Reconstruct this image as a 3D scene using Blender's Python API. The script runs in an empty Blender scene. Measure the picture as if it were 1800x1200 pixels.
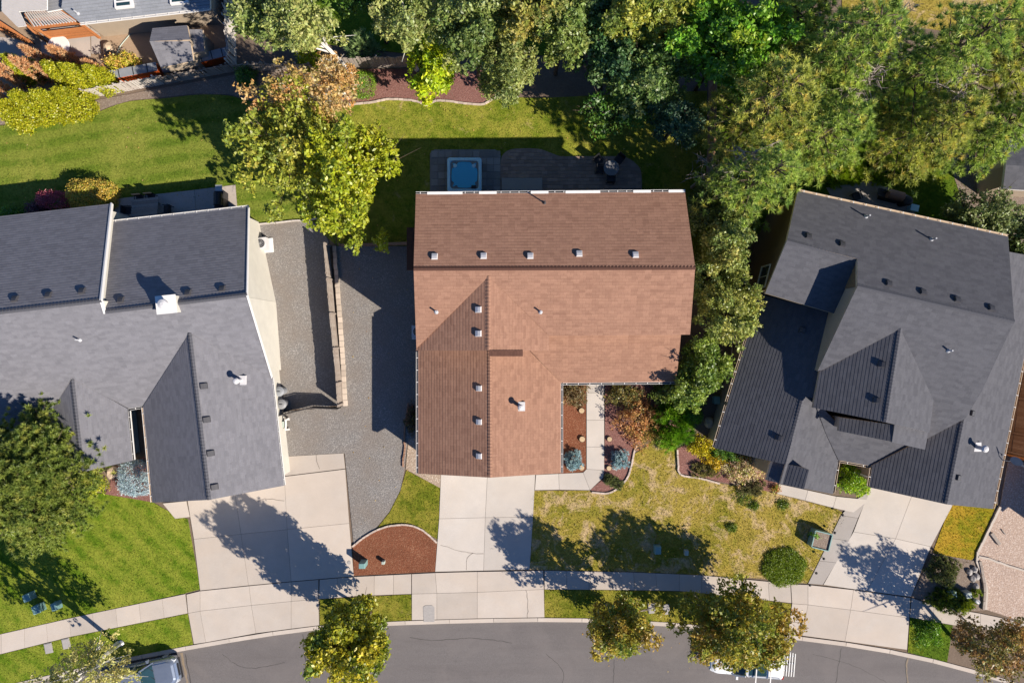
import bpy, bmesh, math, random
import numpy as np
from mathutils import Vector, Matrix
from mathutils.geometry import tessellate_polygon

S = bpy.context.scene
C = S.collection
# ------------------------------------------------------------------ camera
HC = 46.0                       # a drone 46 m up, looking straight down through a 24 mm lens
cam = bpy.data.cameras.new('camera'); cam.lens = 24; cam.sensor_width = 36; cam.clip_end = 2000
co = bpy.data.objects.new('camera', cam); co.location = (0, 0, HC); C.objects.link(co); S.camera = co
# ------------------------------------------------------------------ sky and sun
SUN_EL, SUN_DIR = math.radians(34.5), (0.818, -0.576)       # where the sun stands (plan direction)
w = bpy.data.worlds.new('World'); S.world = w; w.use_nodes = True
wt = w.node_tree
sky = wt.nodes.new('ShaderNodeTexSky'); sky.sky_type = 'NISHITA'; sky.sun_disc = False
sky.sun_elevation = SUN_EL; sky.sun_rotation = math.atan2(SUN_DIR[0], SUN_DIR[1])
sky.dust_density = 0.0; sky.ozone_density = 10.0; sky.air_density = 1.0; sky.altitude = 1100
wt.links.new(sky.outputs[0], wt.nodes['Background'].inputs[0]); wt.nodes['Background'].inputs[1].default_value = 0.08
sl = bpy.data.lights.new('sun', 'SUN'); sl.energy = 5.0; sl.angle = math.radians(0.53); sl.color = (1.0, 0.92, 0.80)
so = bpy.data.objects.new('sun', sl); C.objects.link(so); so.location = (60, -50, 60)
sv = Vector((SUN_DIR[0]*math.cos(SUN_EL), SUN_DIR[1]*math.cos(SUN_EL), math.sin(SUN_EL)))
so.rotation_euler = sv.to_track_quat('Z', 'Y').to_euler()
S.view_settings.view_transform = 'Standard'; S.view_settings.look = 'None'
S.view_settings.exposure = 0.58; S.view_settings.gamma = 1.0
try: S.view_settings.use_curve_mapping = False
except Exception: pass
S.cycles.max_bounces = 6; S.cycles.diffuse_bounces = 1; S.cycles.transparent_max_bounces = 4

rnd = random.Random(7)
R = math.radians
# ------------------------------------------------------------------ plan helpers
# Survey of the plot was read off an 1800 x 1200 grid at a given height z -> metres
def P(x, y, z=0.0):
    k = (HC - z)/1200.0
    return Vector(((x-900)*k, (600-y)*k, z))
def G(pts, z=0.0): return [P(x, y, z) for x, y in pts]

# ------------------------------------------------------------------ materials
def new_mat(name):
    m = bpy.data.materials.new(name); m.use_nodes = True
    t = m.node_tree; t.nodes.clear()
    return m, t
def N(t, typ, props=None, **inp):
    n = t.nodes.new('ShaderNode'+typ)
    for k, v in (props or {}).items(): setattr(n, k, v)
    for k, v in inp.items():
        key = int(k[1:]) if k[0] == 'i' and k[1:].isdigit() else k.replace('_', ' ')
        s = n.inputs[key]
        if isinstance(v, bpy.types.NodeSocket): t.links.new(v, s)
        else:
            if isinstance(v, (tuple, list)) and len(v) == 3 and s.type == 'RGBA': v = (*v, 1)
            s.default_value = v
    return n
def mixc(t, f, a, b, mode='MIX'):
    n = t.nodes.new('ShaderNodeMix'); n.data_type = 'RGBA'; n.blend_type = mode
    for s, v in ((n.inputs[0], f), (n.inputs[6], a), (n.inputs[7], b)):
        if isinstance(v, bpy.types.NodeSocket): t.links.new(v, s)
        else: s.default_value = (*v, 1) if isinstance(v, (tuple, list)) and len(v) == 3 else v
    return n.outputs[2]
def ramp(t, fac, lo, hi, a=0.0, b=1.0):
    n = t.nodes.new('ShaderNodeMapRange'); n.clamp = True
    t.links.new(fac, n.inputs[0])
    for i, v in zip((1, 2, 3, 4), (lo, hi, a, b)): n.inputs[i].default_value = v
    return n.outputs[0]
def mth(t, op, a, b=0.0):
    n = t.nodes.new('ShaderNodeMath'); n.operation = op
    for s, v in ((n.inputs[0], a), (n.inputs[1], b)):
        if isinstance(v, bpy.types.NodeSocket): t.links.new(v, s)
        else: s.default_value = v
    return n.outputs[0]
def pos(t): return N(t, 'NewGeometry').outputs['Position']
def noise(t, scale, detail=3, rough=0.55, vec=None, dist=0.0):
    return N(t, 'TexNoise', Vector=vec or pos(t), Scale=scale, Detail=detail, Roughness=rough, Distortion=dist).outputs[0]
def out(t, col, rough=0.85, bump=None, bstr=0.4, bdist=0.02, metal=0.0, spec=0.3):
    b = N(t, 'BsdfPrincipled', Base_Color=col, Roughness=rough, Metallic=metal)
    b.inputs['Specular IOR Level'].default_value = spec
    if bump is not None:
        bn = N(t, 'Bump', Height=bump, Strength=bstr, Distance=bdist)
        t.links.new(bn.outputs[0], b.inputs['Normal'])
    o = N(t, 'OutputMaterial'); t.links.new(b.outputs[0], o.inputs[0])
    return b
def scal(c, k): return tuple(min(1, v*k) for v in c)

def m_speckle(name, a, b, c=None, s1=18, s2=0.5, rough=0.9, bstr=0.5, bd=0.02, pat=0.35, dirt=None):
    """granular ground: two tones by fine noise, broad patches, optional third tone"""
    m, t = new_mat(name); p = pos(t)
    f = noise(t, s1, 4, 0.75, p); g = noise(t, s2, 3, 0.55, p)
    col = mixc(t, ramp(t, f, 0.3, 0.7), a, b)
    if c is not None:
        v = N(t, 'TexVoronoi', Vector=p, Scale=s1*1.6)
        col = mixc(t, ramp(t, mth(t, 'ADD', N(t, 'SeparateColor', i0=v.outputs[1]).outputs[0], 0.0), 0.80, 0.86, 0.0, 0.8), col, c)
    col = mixc(t, ramp(t, g, 0.3, 0.7, 0, pat), col, dirt or scal(a, 0.72))
    out(t, col, rough, f, bstr, bd, spec=0.15)
    return m
def m_plain(name, c, rough=0.6, var=0.12, s=3.0, metal=0.0, spec=0.4, bstr=0.0):
    m, t = new_mat(name)
    f = noise(t, s, 4, 0.6)
    col = mixc(t, ramp(t, f, 0.25, 0.75), scal(c, 1-var), scal(c, 1+var))
    out(t, col, rough, f if bstr else None, bstr, 0.01, metal, spec)
    return m
def m_concrete(name, base, stain, var=0.07):
    m, t = new_mat(name); p = pos(t)
    oi = N(t, 'ObjectInfo').outputs['Random']
    a = noise(t, 0.7, 5, 0.6, p); f = noise(t, 22, 4, 0.7, p); s = noise(t, 2.3, 6, 0.7, p, 0.6)
    col = mixc(t, ramp(t, a, 0.3, 0.72), base, scal(base, 0.86))
    col = mixc(t, ramp(t, s, 0.58, 0.8, 0, 0.5), col, stain)
    col = mixc(t, ramp(t, f, 0.35, 0.75, 0, 0.4), col, scal(base, 0.7))
    w_ = noise(t, 0.25, 5, 0.65, p, 1.0)
    col = mixc(t, ramp(t, w_, 0.42, 0.6, 0, 0.3), col, scal(stain, 1.15))
    br = ramp(t, oi, 0, 1, 1-var, 1+var)
    cmb = N(t, 'CombineColor', i0=br, i1=br, i2=br).outputs[0]
    out(t, mixc(t, 1.0, col, cmb, 'MULTIPLY'), 0.85, f, 0.25, 0.01, spec=0.25)
    return m
def m_grass(name, main, dark, yel, dry, yamt=(0.5, 0.68), damt=(0.64, 0.74), stripe=None):
    m, t = new_mat(name); p = pos(t)
    a = noise(t, 0.33, 5, 0.65, p, 0.4); b = noise(t, 1.7, 5, 0.7, p, 0.3); f = noise(t, 7.5, 5, 0.8, p); h = noise(t, 45, 2, 0.6, p)
    ab = mth(t, 'ADD', mth(t, 'MULTIPLY', a, 0.62), mth(t, 'MULTIPLY', b, 0.38))
    col = mixc(t, ramp(t, b, 0.3, 0.7), dark, main)
    col = mixc(t, ramp(t, ab, yamt[0], yamt[1]), col, yel)
    ds = noise(t, 0.8, 6, 0.7, p, 0.8)
    col = mixc(t, ramp(t, ds, damt[0], damt[1], 0, 0.85), col, dry)
    if stripe:
        ang, wid = stripe
        mp = N(t, 'Mapping', Vector=p, Rotation=(0, 0, ang))
        wv = N(t, 'TexWave', {'wave_type': 'BANDS', 'bands_direction': 'Y'}, Vector=mp.outputs[0], Scale=1.0/wid*0.314, Distortion=1.5, Detail=2.0).outputs[1]
        col = mixc(t, ramp(t, wv, 0.2, 0.8, 0, 0.45), col, scal(yel, 1.05))
    br = ramp(t, f, 0.25, 0.75, 0.5, 1.45)
    cmb = N(t, 'CombineColor', i0=br, i1=br, i2=br).outputs[0]
    col = mixc(t, 1.0, col, cmb, 'MULTIPLY')
    hh = mth(t, 'ADD', f, mth(t, 'MULTIPLY', h, 0.6))
    out(t, col, 0.95, hh, 0.9, 0.06, spec=0.1)
    return m
def m_shingle(name, c1, c2, c3, lo=0.75):
    m, t = new_mat(name)
    uv = N(t, 'UVMap').outputs[0]
    br = N(t, 'TexBrick', {'offset': 0.5, 'offset_frequency': 2, 'squash': 1.0}, Vector=uv, Color1=c1, Color2=c2,
           Mortar=scal(c3, lo), Scale=1.0, Mortar_Size=0.007, Mortar_Smooth=0.3, Bias=0.0, Brick_Width=0.37, Row_Height=0.19)
    mp = N(t, 'Mapping', Vector=uv, Scale=(1/0.37, 1/0.19, 1.0))
    vo = N(t, 'TexVoronoi', Vector=mp.outputs[0], Scale=1.0, Randomness=0.15)
    tab = N(t, 'SeparateColor', i0=vo.outputs[1])
    f = noise(t, 20, 4, 0.8); g = noise(t, 0.55, 5, 0.65, dist=0.6); k = noise(t, 4.5, 4, 0.75)
    col = mixc(t, ramp(t, k, 0.55, 0.75, 0, 0.55), br.outputs[0], c3)
    col = mixc(t, ramp(t, tab.outputs[0], 0.68, 0.8, 0, 0.42), col, c3)
    col = mixc(t, ramp(t, tab.outputs[1], 0.7, 0.85, 0, 0.32), col, scal(c1, 1.25))
    col = mixc(t, ramp(t, g, 0.35, 0.75, 0, 0.35), col, scal(c1, 1.18))
    col = mixc(t, ramp(t, f, 0.35, 0.7, 0.0, 0.55), col, scal(c1, 0.6))
    out(t, col, 0.95, f, 0.5, 0.012, spec=0.12)
    return m
def m_wood(name, c, c2, rough=0.8):
    m, t = new_mat(name); p = pos(t)
    oi = N(t, 'ObjectInfo').outputs['Random']
    f = noise(t, 9, 4, 0.7, p)
    col = mixc(t, ramp(t, oi, 0, 1), c, c2)
    col = mixc(t, ramp(t, f, 0.35, 0.75, 0, 0.5), col, scal(c, 0.6))
    out(t, col, rough, f, 0.3, 0.01, spec=0.2)
    return m
def m_leaf(name, trans=0.3):
    m, t = new_mat(name)
    c = N(t, 'VertexColor', {'layer_name': 'Col'}).outputs[0]
    d = N(t, 'BsdfDiffuse', Color=c); tr = N(t, 'BsdfTranslucent', Color=c)
    mx = N(t, 'MixShader', i0=trans, i1=d.outputs[0], i2=tr.outputs[0])
    g = N(t, 'BsdfGlossy', Color=(1, 1, 1), Roughness=0.45)
    m2 = N(t, 'MixShader', i0=0.035, i1=mx.outputs[0], i2=g.outputs[0])
    o = N(t, 'OutputMaterial'); t.links.new(m2.outputs[0], o.inputs[0])
    return m
def m_siding(name, c):
    m, t = new_mat(name); p = pos(t)
    z = N(t, 'SeparateXYZ', i0=p).outputs[2]
    saw = mth(t, 'FRACT', mth(t, 'MULTIPLY', z, 6.5))
    f = noise(t, 1.5, 4, 0.6, p)
    col = mixc(t, ramp(t, f, 0.3, 0.7), c, scal(c, 0.9))
    col = mixc(t, ramp(t, saw, 0.0, 0.12, 0.45, 0.0), col, scal(c, 0.55))
    out(t, col, 0.7, saw, 0.6, 0.02, spec=0.3)
    return m
def m_glass(name, c, rough=0.05):
    m, t = new_mat(name); out(t, c, rough, spec=0.7); return m
def m_paint(name, c, metal=0.3, rough=0.25):
    m, t = new_mat(name)
    f = noise(t, 6, 3, 0.6)
    b = out(t, mixc(t, ramp(t, f, 0.3, 0.7), c, scal(c, 0.93)), rough, metal=metal, spec=0.5)
    b.inputs['Coat Weight'].default_value = 0.6; b.inputs['Coat Roughness'].default_value = 0.08
    return m

M = {}
M['soil'] = m_speckle('garden soil', (0.16, 0.115, 0.085), (0.24, 0.18, 0.135), None, 9, 0.6, pat=0.5)
M['dirt'] = m_speckle('bare tan dirt', (0.33, 0.23, 0.15), (0.42, 0.30, 0.21), None, 7, 0.4, pat=0.45, dirt=(0.26, 0.185, 0.125))
m, t = new_mat('asphalt'); p = pos(t)
mp = N(t, 'Mapping', Vector=p, Scale=(0.12, 1.1, 1.0)); st_ = noise(t, 1.0, 5, 0.65, mp.outputs[0], 0.5); f = noise(t, 24, 4, 0.8, p); g = noise(t, 0.35, 5, 0.65, p, 0.8); oil = noise(t, 1.6, 4, 0.6, p)
col = mixc(t, ramp(t, f, 0.3, 0.72), (0.125, 0.110, 0.107), (0.215, 0.195, 0.188))
col = mixc(t, ramp(t, st_, 0.4, 0.65, 0, 0.5), col, (0.135, 0.118, 0.114)); col = mixc(t, ramp(t, g, 0.45, 0.65, 0, 0.45), col, (0.205, 0.18, 0.17)); col = mixc(t, ramp(t, oil, 0.7, 0.78, 0, 0.5), col, (0.08, 0.072, 0.07))
out(t, col, 0.9, f, 0.5, 0.015, spec=0.2); M['road'] = m
M['seal'] = m_plain('crack sealant', (0.075, 0.066, 0.063), 0.7)
M['tan_seal'] = m_plain('sandy trench fill', (0.26, 0.2, 0.14), 0.9)
M['gravel'] = m_speckle('grey crushed gravel', (0.125, 0.118, 0.116), (0.34, 0.315, 0.295), (0.4, 0.37, 0.345), 12, 0.55, pat=0.7, bstr=0.9, bd=0.05, dirt=(0.235, 0.195, 0.165))
M['pink_gravel'] = m_speckle('pinkish river gravel', (0.36, 0.25, 0.195), (0.6, 0.46, 0.375), (0.68, 0.56, 0.48), 11, 0.5, pat=0.2, bstr=0.9, bd=0.05)
M['pebble'] = m_speckle('tan pebbles', (0.3, 0.22, 0.16), (0.52, 0.4, 0.3), (0.6, 0.5, 0.4), 9, 0.5, pat=0.2, bstr=0.9, bd=0.05)
M['mulch'] = m_speckle('red brown bark mulch', (0.16, 0.055, 0.028), (0.30, 0.115, 0.062), (0.34, 0.17, 0.1), 12, 0.8, pat=0.4, bstr=1.0, bd=0.05)
M['mulch2'] = m_speckle('dusty red bark mulch', (0.2, 0.09, 0.075), (0.31, 0.155, 0.13), (0.36, 0.2, 0.17), 12, 0.8, pat=0.3, bstr=1.0, bd=0.05)
M['grey_mulch'] = m_speckle('weathered bark', (0.2, 0.15, 0.12), (0.31, 0.24, 0.19), (0.36, 0.3, 0.25), 11, 0.7, pat=0.4, bstr=0.8, bd=0.04)
M['conc'] = m_concrete('pale concrete', (0.575, 0.50, 0.435), (0.47, 0.375, 0.295), 0.09)
M['conc2'] = m_concrete('clean pale concrete', (0.60, 0.54, 0.485), (0.5, 0.43, 0.365), 0.08)
M['conc3'] = m_concrete('grey concrete', (0.43, 0.39, 0.36), (0.34, 0.29, 0.25))
M['conc4'] = m_concrete('patio concrete', (0.5, 0.43, 0.38), (0.4, 0.33, 0.28))
M['joint'] = m_speckle('joint dirt', (0.17, 0.14, 0.115), (0.27, 0.22, 0.18))
M['kerb'] = m_concrete('kerb concrete', (0.6, 0.52, 0.45), (0.44, 0.35, 0.28))
M['edging'] = m_concrete('pale edging block', (0.62, 0.5, 0.42), (0.5, 0.4, 0.33), 0.15)
M['g_left'] = m_grass('mown green lawn', (0.16, 0.24, 0.014), (0.095, 0.17, 0.01), (0.29, 0.31, 0.04), (0.38, 0.28, 0.12), (0.46, 0.62), (0.70, 0.8), (R(42), 1.25))
M['g_rear'] = m_grass('rear lawn', (0.17, 0.23, 0.025), (0.105, 0.165, 0.016), (0.27, 0.285, 0.05), (0.36, 0.28, 0.12), (0.47, 0.64), (0.69, 0.8), (R(-8), 1.1))
M['g_mid'] = m_grass('rear lawn behind brown house', (0.2, 0.245, 0.02), (0.13, 0.18, 0.014), (0.34, 0.32, 0.05), (0.52, 0.39, 0.18), (0.42, 0.58), (0.6, 0.72))
M['g_dry'] = m_grass('dry yellowed lawn', (0.27, 0.24, 0.025), (0.16, 0.175, 0.014), (0.40, 0.30, 0.06), (0.60, 0.43, 0.24), (0.36, 0.56), (0.5, 0.62))
M['g_gold'] = m_grass('golden green lawn', (0.33, 0.26, 0.014), (0.21, 0.22, 0.013), (0.46, 0.29, 0.03), (0.42, 0.26, 0.1), (0.42, 0.58), (0.62, 0.74))
M['g_verge'] = m_grass('verge grass', (0.2, 0.21, 0.018), (0.125, 0.155, 0.013), (0.33, 0.28, 0.045), (0.38, 0.28, 0.12), (0.44, 0.6), (0.64, 0.76))
M['g_lush'] = m_grass('lush grass', (0.12, 0.19, 0.012), (0.07, 0.13, 0.01), (0.24, 0.25, 0.02), (0.3, 0.24, 0.1), (0.5, 0.66), (0.74, 0.84))
M['sh_brown'] = m_shingle('brown asphalt shingle', (0.375, 0.208, 0.142), (0.305, 0.166, 0.115), (0.23, 0.118, 0.082))
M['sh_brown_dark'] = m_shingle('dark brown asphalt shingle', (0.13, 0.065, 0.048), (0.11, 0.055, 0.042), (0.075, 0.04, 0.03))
M['sh_grey'] = m_shingle('grey asphalt shingle', (0.212, 0.206, 0.224), (0.165, 0.161, 0.177), (0.255, 0.247, 0.266))
M['sh_dark'] = m_shingle('charcoal asphalt shingle', (0.113, 0.112, 0.126), (0.084, 0.084, 0.096), (0.138, 0.137, 0.15))
M['sh_pale'] = m_shingle('pale blue grey shingle', (0.3, 0.31, 0.335), (0.27, 0.28, 0.305), (0.23, 0.24, 0.26))
M['white'] = m_plain('white paint', (0.78, 0.75, 0.72), 0.5, 0.05)
M['cream'] = m_siding('cream lap siding', (0.68, 0.64, 0.56))
M['tan'] = m_siding('brown lap siding', (0.22, 0.15, 0.085))
M['tan2'] = m_siding('tan lap siding', (0.45, 0.36, 0.27))
M['tantrim'] = m_plain('tan trim paint', (0.62, 0.47, 0.33), 0.5, 0.06)
M['browntrim'] = m_plain('brown trim paint', (0.3, 0.16, 0.11), 0.5, 0.06)
M['darktrim'] = m_plain('dark gutter', (0.08, 0.07, 0.065), 0.5)
M['glass'] = m_glass('window glass', (0.05, 0.07, 0.075))
M['vent_w'] = m_plain('white metal vent', (0.62, 0.6, 0.6), 0.45, 0.05)
M['vent_d'] = m_plain('dark metal vent', (0.06, 0.058, 0.065), 0.55, 0.08)
M['pipe'] = m_plain('vent pipe', (0.45, 0.45, 0.47), 0.5)
M['fence'] = m_wood('weathered fence board', (0.52, 0.45, 0.4), (0.68, 0.62, 0.56))
M['fence_grey'] = m_wood('grey weathered board', (0.32, 0.26, 0.22), (0.42, 0.36, 0.31))
M['fence_red'] = m_wood('red brown fence board', (0.30, 0.16, 0.10), (0.42, 0.25, 0.17))
M['fence_or'] = m_wood('orange brown stained wood', (0.47, 0.17, 0.06), (0.55, 0.22, 0.08))
M['block'] = m_concrete('pale wall block', (0.6, 0.5, 0.41), (0.45, 0.36, 0.29), 0.2)
M['paver'] = m_concrete('brown paver', (0.42, 0.30, 0.24), (0.3, 0.21, 0.17), 0.2)
M['paver2'] = m_concrete('grey brown paver', (0.34, 0.31, 0.29), (0.24, 0.21, 0.19), 0.25)
M['bark'] = m_plain('bark', (0.13, 0.095, 0.07), 0.9, 0.3, 8, spec=0.1, bstr=0.6)
M['bark_w'] = m_plain('white birch bark', (0.68, 0.64, 0.58), 0.8, 0.12, 4, spec=0.1)
M['twig'] = m_plain('grey twigs', (0.36, 0.3, 0.26), 0.9, 0.2, 6, spec=0.1)
M['leaf'] = m_leaf('leaf', 0.38)
M['needle'] = m_leaf('needle', 0.25)
M['steel'] = m_plain('galvanised steel', (0.5, 0.5, 0.5), 0.4, 0.08, metal=0.6)
M['black'] = m_plain('black plastic', (0.025, 0.025, 0.028), 0.5)
M['tyre'] = m_plain('tyre rubber', (0.02, 0.02, 0.02), 0.85)
M['ubox'] = m_plain('green utility box', (0.19, 0.33, 0.32), 0.5, 0.06)
M['ubox2'] = m_plain('pale green cap', (0.42, 0.48, 0.42), 0.5, 0.06)
M['silver'] = m_paint('silver car paint', (0.26, 0.3, 0.38), 0.5, 0.25)
M['whitep'] = m_paint('white car paint', (0.8, 0.8, 0.8), 0.0, 0.3)
M['carglass'] = m_glass('car glass', (0.02, 0.05, 0.06), 0.03)
M['red'] = m_plain('red lamp lens', (0.35, 0.02, 0.02), 0.2)
M['lamp'] = m_plain('clear lamp lens', (0.6, 0.62, 0.65), 0.15, 0.04)
M['tubshell'] = m_plain('hot tub shell', (0.55, 0.84, 0.94), 0.25, 0.04)
M['tubside'] = m_plain('hot tub cabinet', (0.3, 0.29, 0.27), 0.6)
m, t = new_mat('hot tub water'); f = noise(t, 6, 3); out(t, (0.1, 0.55, 0.82), 0.05, f, 0.2, 0.02, spec=0.5); M['water'] = m
M['orange'] = m_plain('orange plastic', (0.75, 0.12, 0.02), 0.5, 0.08)
M['tarp'] = m_plain('grey tarp', (0.26, 0.27, 0.29), 0.6, 0.1)
M['greysteel'] = m_plain('grey metal roof', (0.24, 0.24, 0.25), 0.5, 0.1)
M['palemetal'] = m_plain('pale metal roof', (0.52, 0.48, 0.45), 0.5, 0.05)
M['blue'] = m_plain('blue cover', (0.05, 0.1, 0.3), 0.5)
M['stone'] = m_plain('sandstone', (0.5, 0.38, 0.27), 0.9, 0.2, 5, bstr=0.5)
M['lstone'] = m_plain('tan stump wood', (0.55, 0.4, 0.24), 0.9, 0.15, 9)
M['greystone'] = m_plain('grey stone lid', (0.38, 0.35, 0.33), 0.85, 0.1, 9)

# ------------------------------------------------------------------ object helpers
ORG = {}
def _fin(o, mat):
    if mat is not None:
        for mm in (mat if isinstance(mat, (list, tuple)) else [mat]): o.data.materials.append(M[mm] if isinstance(mm, str) else mm)
def mesh(name, verts, faces, mat=None, smooth=False):
    me = bpy.data.meshes.new(name)
    me.from_pydata([tuple(v) for v in verts], [], faces)
    for mm in (mat if isinstance(mat, (list, tuple)) else [mat] if mat else []): me.materials.append(M[mm])
    if smooth: me.polygons.foreach_set('use_smooth', [True]*len(me.polygons))
    me.update(); return me
def tagit(o, label=None, cat=None, group=None, kind=None):
    for k, v in (('label', label), ('category', cat), ('group', group), ('kind', kind)):
        if v: o[k] = v
    return o
def thing(name, label, cat, loc, group=None):
    o = bpy.data.objects.new(name, None); o.empty_display_size = 0.2
    o.location = loc; C.objects.link(o); ORG[o] = Vector(loc)
    return tagit(o, label, cat, group)
def link(name, me, parent=None, loc=None, rot=None, scale=None):
    """mesh in world coordinates (loc None) or in its own coordinates (loc = world place)"""
    o = bpy.data.objects.new(name, me); C.objects.link(o)
    base = ORG.get(parent, Vector((0, 0, 0))) if parent else Vector((0, 0, 0))
    wl = Vector(loc) if loc is not None else Vector((0, 0, 0))
    if parent: o.parent = parent
    o.location = wl - base; ORG[o] = wl
    if rot is not None: o.rotation_euler = rot
    if scale is not None: o.scale = scale
    return o
def part(name, vf, mat, parent, smooth=False): return link(name, mesh(name, vf[0], vf[1], mat, smooth), parent)
def solo(name, vf, mat, label, cat, base=None, group=None, kind=None, smooth=False):
    b = Vector(base) if base is not None else Vector((0, 0, 0))
    vs = [Vector(v)-b for v in vf[0]]
    o = link(name, mesh(name, vs, vf[1], mat, smooth), None, b)
    return tagit(o, label, cat, group, kind)
def cat_vf(*vfs):
    V, F = [], []
    for v, f in vfs:
        n = len(V); V += list(v); F += [tuple(i+n for i in q) for q in f]
    return V, F
def tri2d(pts):
    return [tuple(t) for t in tessellate_polygon([[Vector((p[0], p[1], 0)) for p in pts]])]
def area2(pts): return 0.5*sum(pts[i][0]*pts[(i+1) % len(pts)][1]-pts[(i+1) % len(pts)][0]*pts[i][1] for i in range(len(pts)))
def slab_vf(pts, z0, z1):
    """prism over plan polygon"""
    pts = [(p[0], p[1]) for p in pts]
    if area2(pts) < 0: pts = pts[::-1]
    n = len(pts)
    V = [(x, y, z1) for x, y in pts]+[(x, y, z0) for x, y in pts]
    F = []
    for a, b, c in tri2d(pts):
        ar = area2([pts[a], pts[b], pts[c]])
        F.append((a, b, c) if ar > 0 else (a, c, b))
    for i in range(n):
        j = (i+1) % n
        F.append((i, i+n, j+n, j))
    return V, F
def box_vf(c, s, rz=0.0, top=1.0):
    x, y, z = (v/2 for v in s); V = []
    ca, sa = math.cos(rz), math.sin(rz)
    for dz, k in ((-z, 1.0), (z, top)):
        for dx, dy in ((-x, -y), (x, -y), (x, y), (-x, y)):
            dx *= k; dy *= k
            V.append((c[0]+dx*ca-dy*sa, c[1]+dx*sa+dy*ca, c[2]+dz))
    return V, [(3, 2, 1, 0), (4, 5, 6, 7), (0, 1, 5, 4), (1, 2, 6, 5), (2, 3, 7, 6), (3, 0, 4, 7)]
def tube_vf(pts, rads, n=6, cap=True):
    V, F = [], []
    pts = [Vector(p) for p in pts]
    for i, p in enumerate(pts):
        d = (pts[min(i+1, len(pts)-1)]-pts[max(i-1, 0)])
        if d.length < 1e-6: d = Vector((0, 0, 1))
        d.normalize()
        u = d.cross(Vector((0.31, 0.95, 0.05)));
        if u.length < 1e-3: u = d.cross(Vector((1, 0, 0)))
        u.normalize(); v = d.cross(u)
        for k in range(n):
            a = 2*math.pi*k/n; V.append(p+(u*math.cos(a)+v*math.sin(a))*rads[i])
    for i in range(len(pts)-1):
        for k in range(n):
            a = i*n+k; b = i*n+(k+1) % n; F.append((a, b, b+n, a+n))
    if cap: F += [tuple(range(n))[::-1], tuple(range((len(pts)-1)*n, len(pts)*n))]
    return V, F
def bar_vf(a, b, w, h):
    """box beam between two points"""
    a, b = Vector(a), Vector(b); d = (b-a).normalized()
    u = Vector((0, 0, 1)).cross(d)
    if u.length < 1e-3: u = Vector((1, 0, 0))
    u.normalize(); v = d.cross(u)
    V = []
    for p in (a, b):
        for s, q in ((-1, -1), (1, -1), (1, 1), (-1, 1)): V.append(p+u*s*w/2+v*q*h/2)
    return V, [(3, 2, 1, 0), (4, 5, 6, 7), (0, 1, 5, 4), (1, 2, 6, 5), (2, 3, 7, 6), (3, 0, 4, 7)]
def lathe_vf(c, prof, n=16):
    V, F = [], []
    for r, z in prof:
        for k in range(n):
            a = 2*math.pi*k/n; V.append((c[0]+r*math.cos(a), c[1]+r*math.sin(a), c[2]+z))
    m_ = len(prof)
    for i in range(m_-1):
        for k in range(n):
            a = i*n+k; b = i*n+(k+1) % n; F.append((a, b, b+n, a+n))
    F += [tuple(range(n))[::-1], tuple(range((m_-1)*n, m_*n))]
    return V, F
def ground(name, px, z, mat, z0=-0.16, kind='structure'):
    o = part(name, slab_vf(G(px), z0, z), mat, None)
    return tagit(o, kind=kind)
def smooth_line(px, n=6):
    """Catmull-Rom through plan points"""
    o = []
    L = len(px)
    for i in range(L-1):
        p0, p1, p2, p3 = (px[max(i-1, 0)], px[i], px[i+1], px[min(i+2, L-1)])
        for k in range(n):
            t_ = k/n
            o.append(tuple(0.5*((2*b)+(c-a)*t_+(2*a-5*b+4*c-d)*t_*t_+(3*b-a-3*c+d)*t_**3) for a, b, c, d in zip(p0, p1, p2, p3)))
    o.append(tuple(px[-1])); return o
def resample(pts, step):
    pts = [Vector(p) for p in pts]; d = [0.0]
    for a, b in zip(pts, pts[1:]): d.append(d[-1]+(b-a).length)
    n = max(1, round(d[-1]/step)); o = []
    j = 0
    for i in range(n+1):
        s = d[-1]*i/n
        while j < len(d)-2 and d[j+1] < s: j += 1
        f = (s-d[j])/max(1e-9, d[j+1]-d[j]); o.append(pts[j].lerp(pts[j+1], min(1, max(0, f))))
    return o
def insetq(pts, g):
    """shrink a plan polygon by g"""
    return offset_poly([(p[0], p[1]) for p in pts], [g]*len(pts))
def offset_poly(pts, offs):
    s = 1 if area2(pts) > 0 else -1
    n = len(pts); L = []
    for i in range(n):
        a = Vector(pts[i]).to_2d(); b = Vector(pts[(i+1) % n]).to_2d(); d = (b-a).normalized()
        nn = Vector((-d.y, d.x))*s
        L.append((a+nn*offs[i], d))
    o = []
    for i in range(n):
        (p, d), (q, e) = L[i-1], L[i]
        cr = d.x*e.y-d.y*e.x
        if abs(cr) < 0.05: o.append((q.x, q.y)); continue
        k = ((q.x-p.x)*e.y-(q.y-p.y)*e.x)/cr
        o.append((p.x+d.x*k, p.y+d.y*k))
    return o
# ================================================================== THE GROUND
gp = [(-300, -300), (300, -300), (300, 300), (-300, 300)]
tagit(part('ground', ([(x, y, -0.17) for x, y in gp], [(0, 1, 2, 3)]), 'soil', None), kind='structure')
KERB = smooth_line([(-420, 1350), (-150, 1262), (0, 1214), (170, 1174), (300, 1147), (450, 1121), (560, 1106), (700, 1098), (830, 1094), (960, 1092), (1060, 1094), (1200, 1102), (1400, 1124), (1500, 1137), (1600, 1155), (1700, 1180), (1800, 1210), (1950, 1260), (2300, 1390)], 5)
yard = [(x, y-7) for x, y in KERB]+[(2900, 1200), (2900, -900), (-900, -900), (-900, 1400)]
ground('yard_soil', yard, -0.03, 'soil')
road = [(x, y) for x, y in KERB]+[(2300, 1680)]+[(x, y+245) for x, y in KERB[::-1]]+[(-420, 1600)]
ground('road', road, -0.10, 'road')
far = [(x, y+252) for x, y in KERB]+[(2300, 2600), (-420, 2600)]
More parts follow.
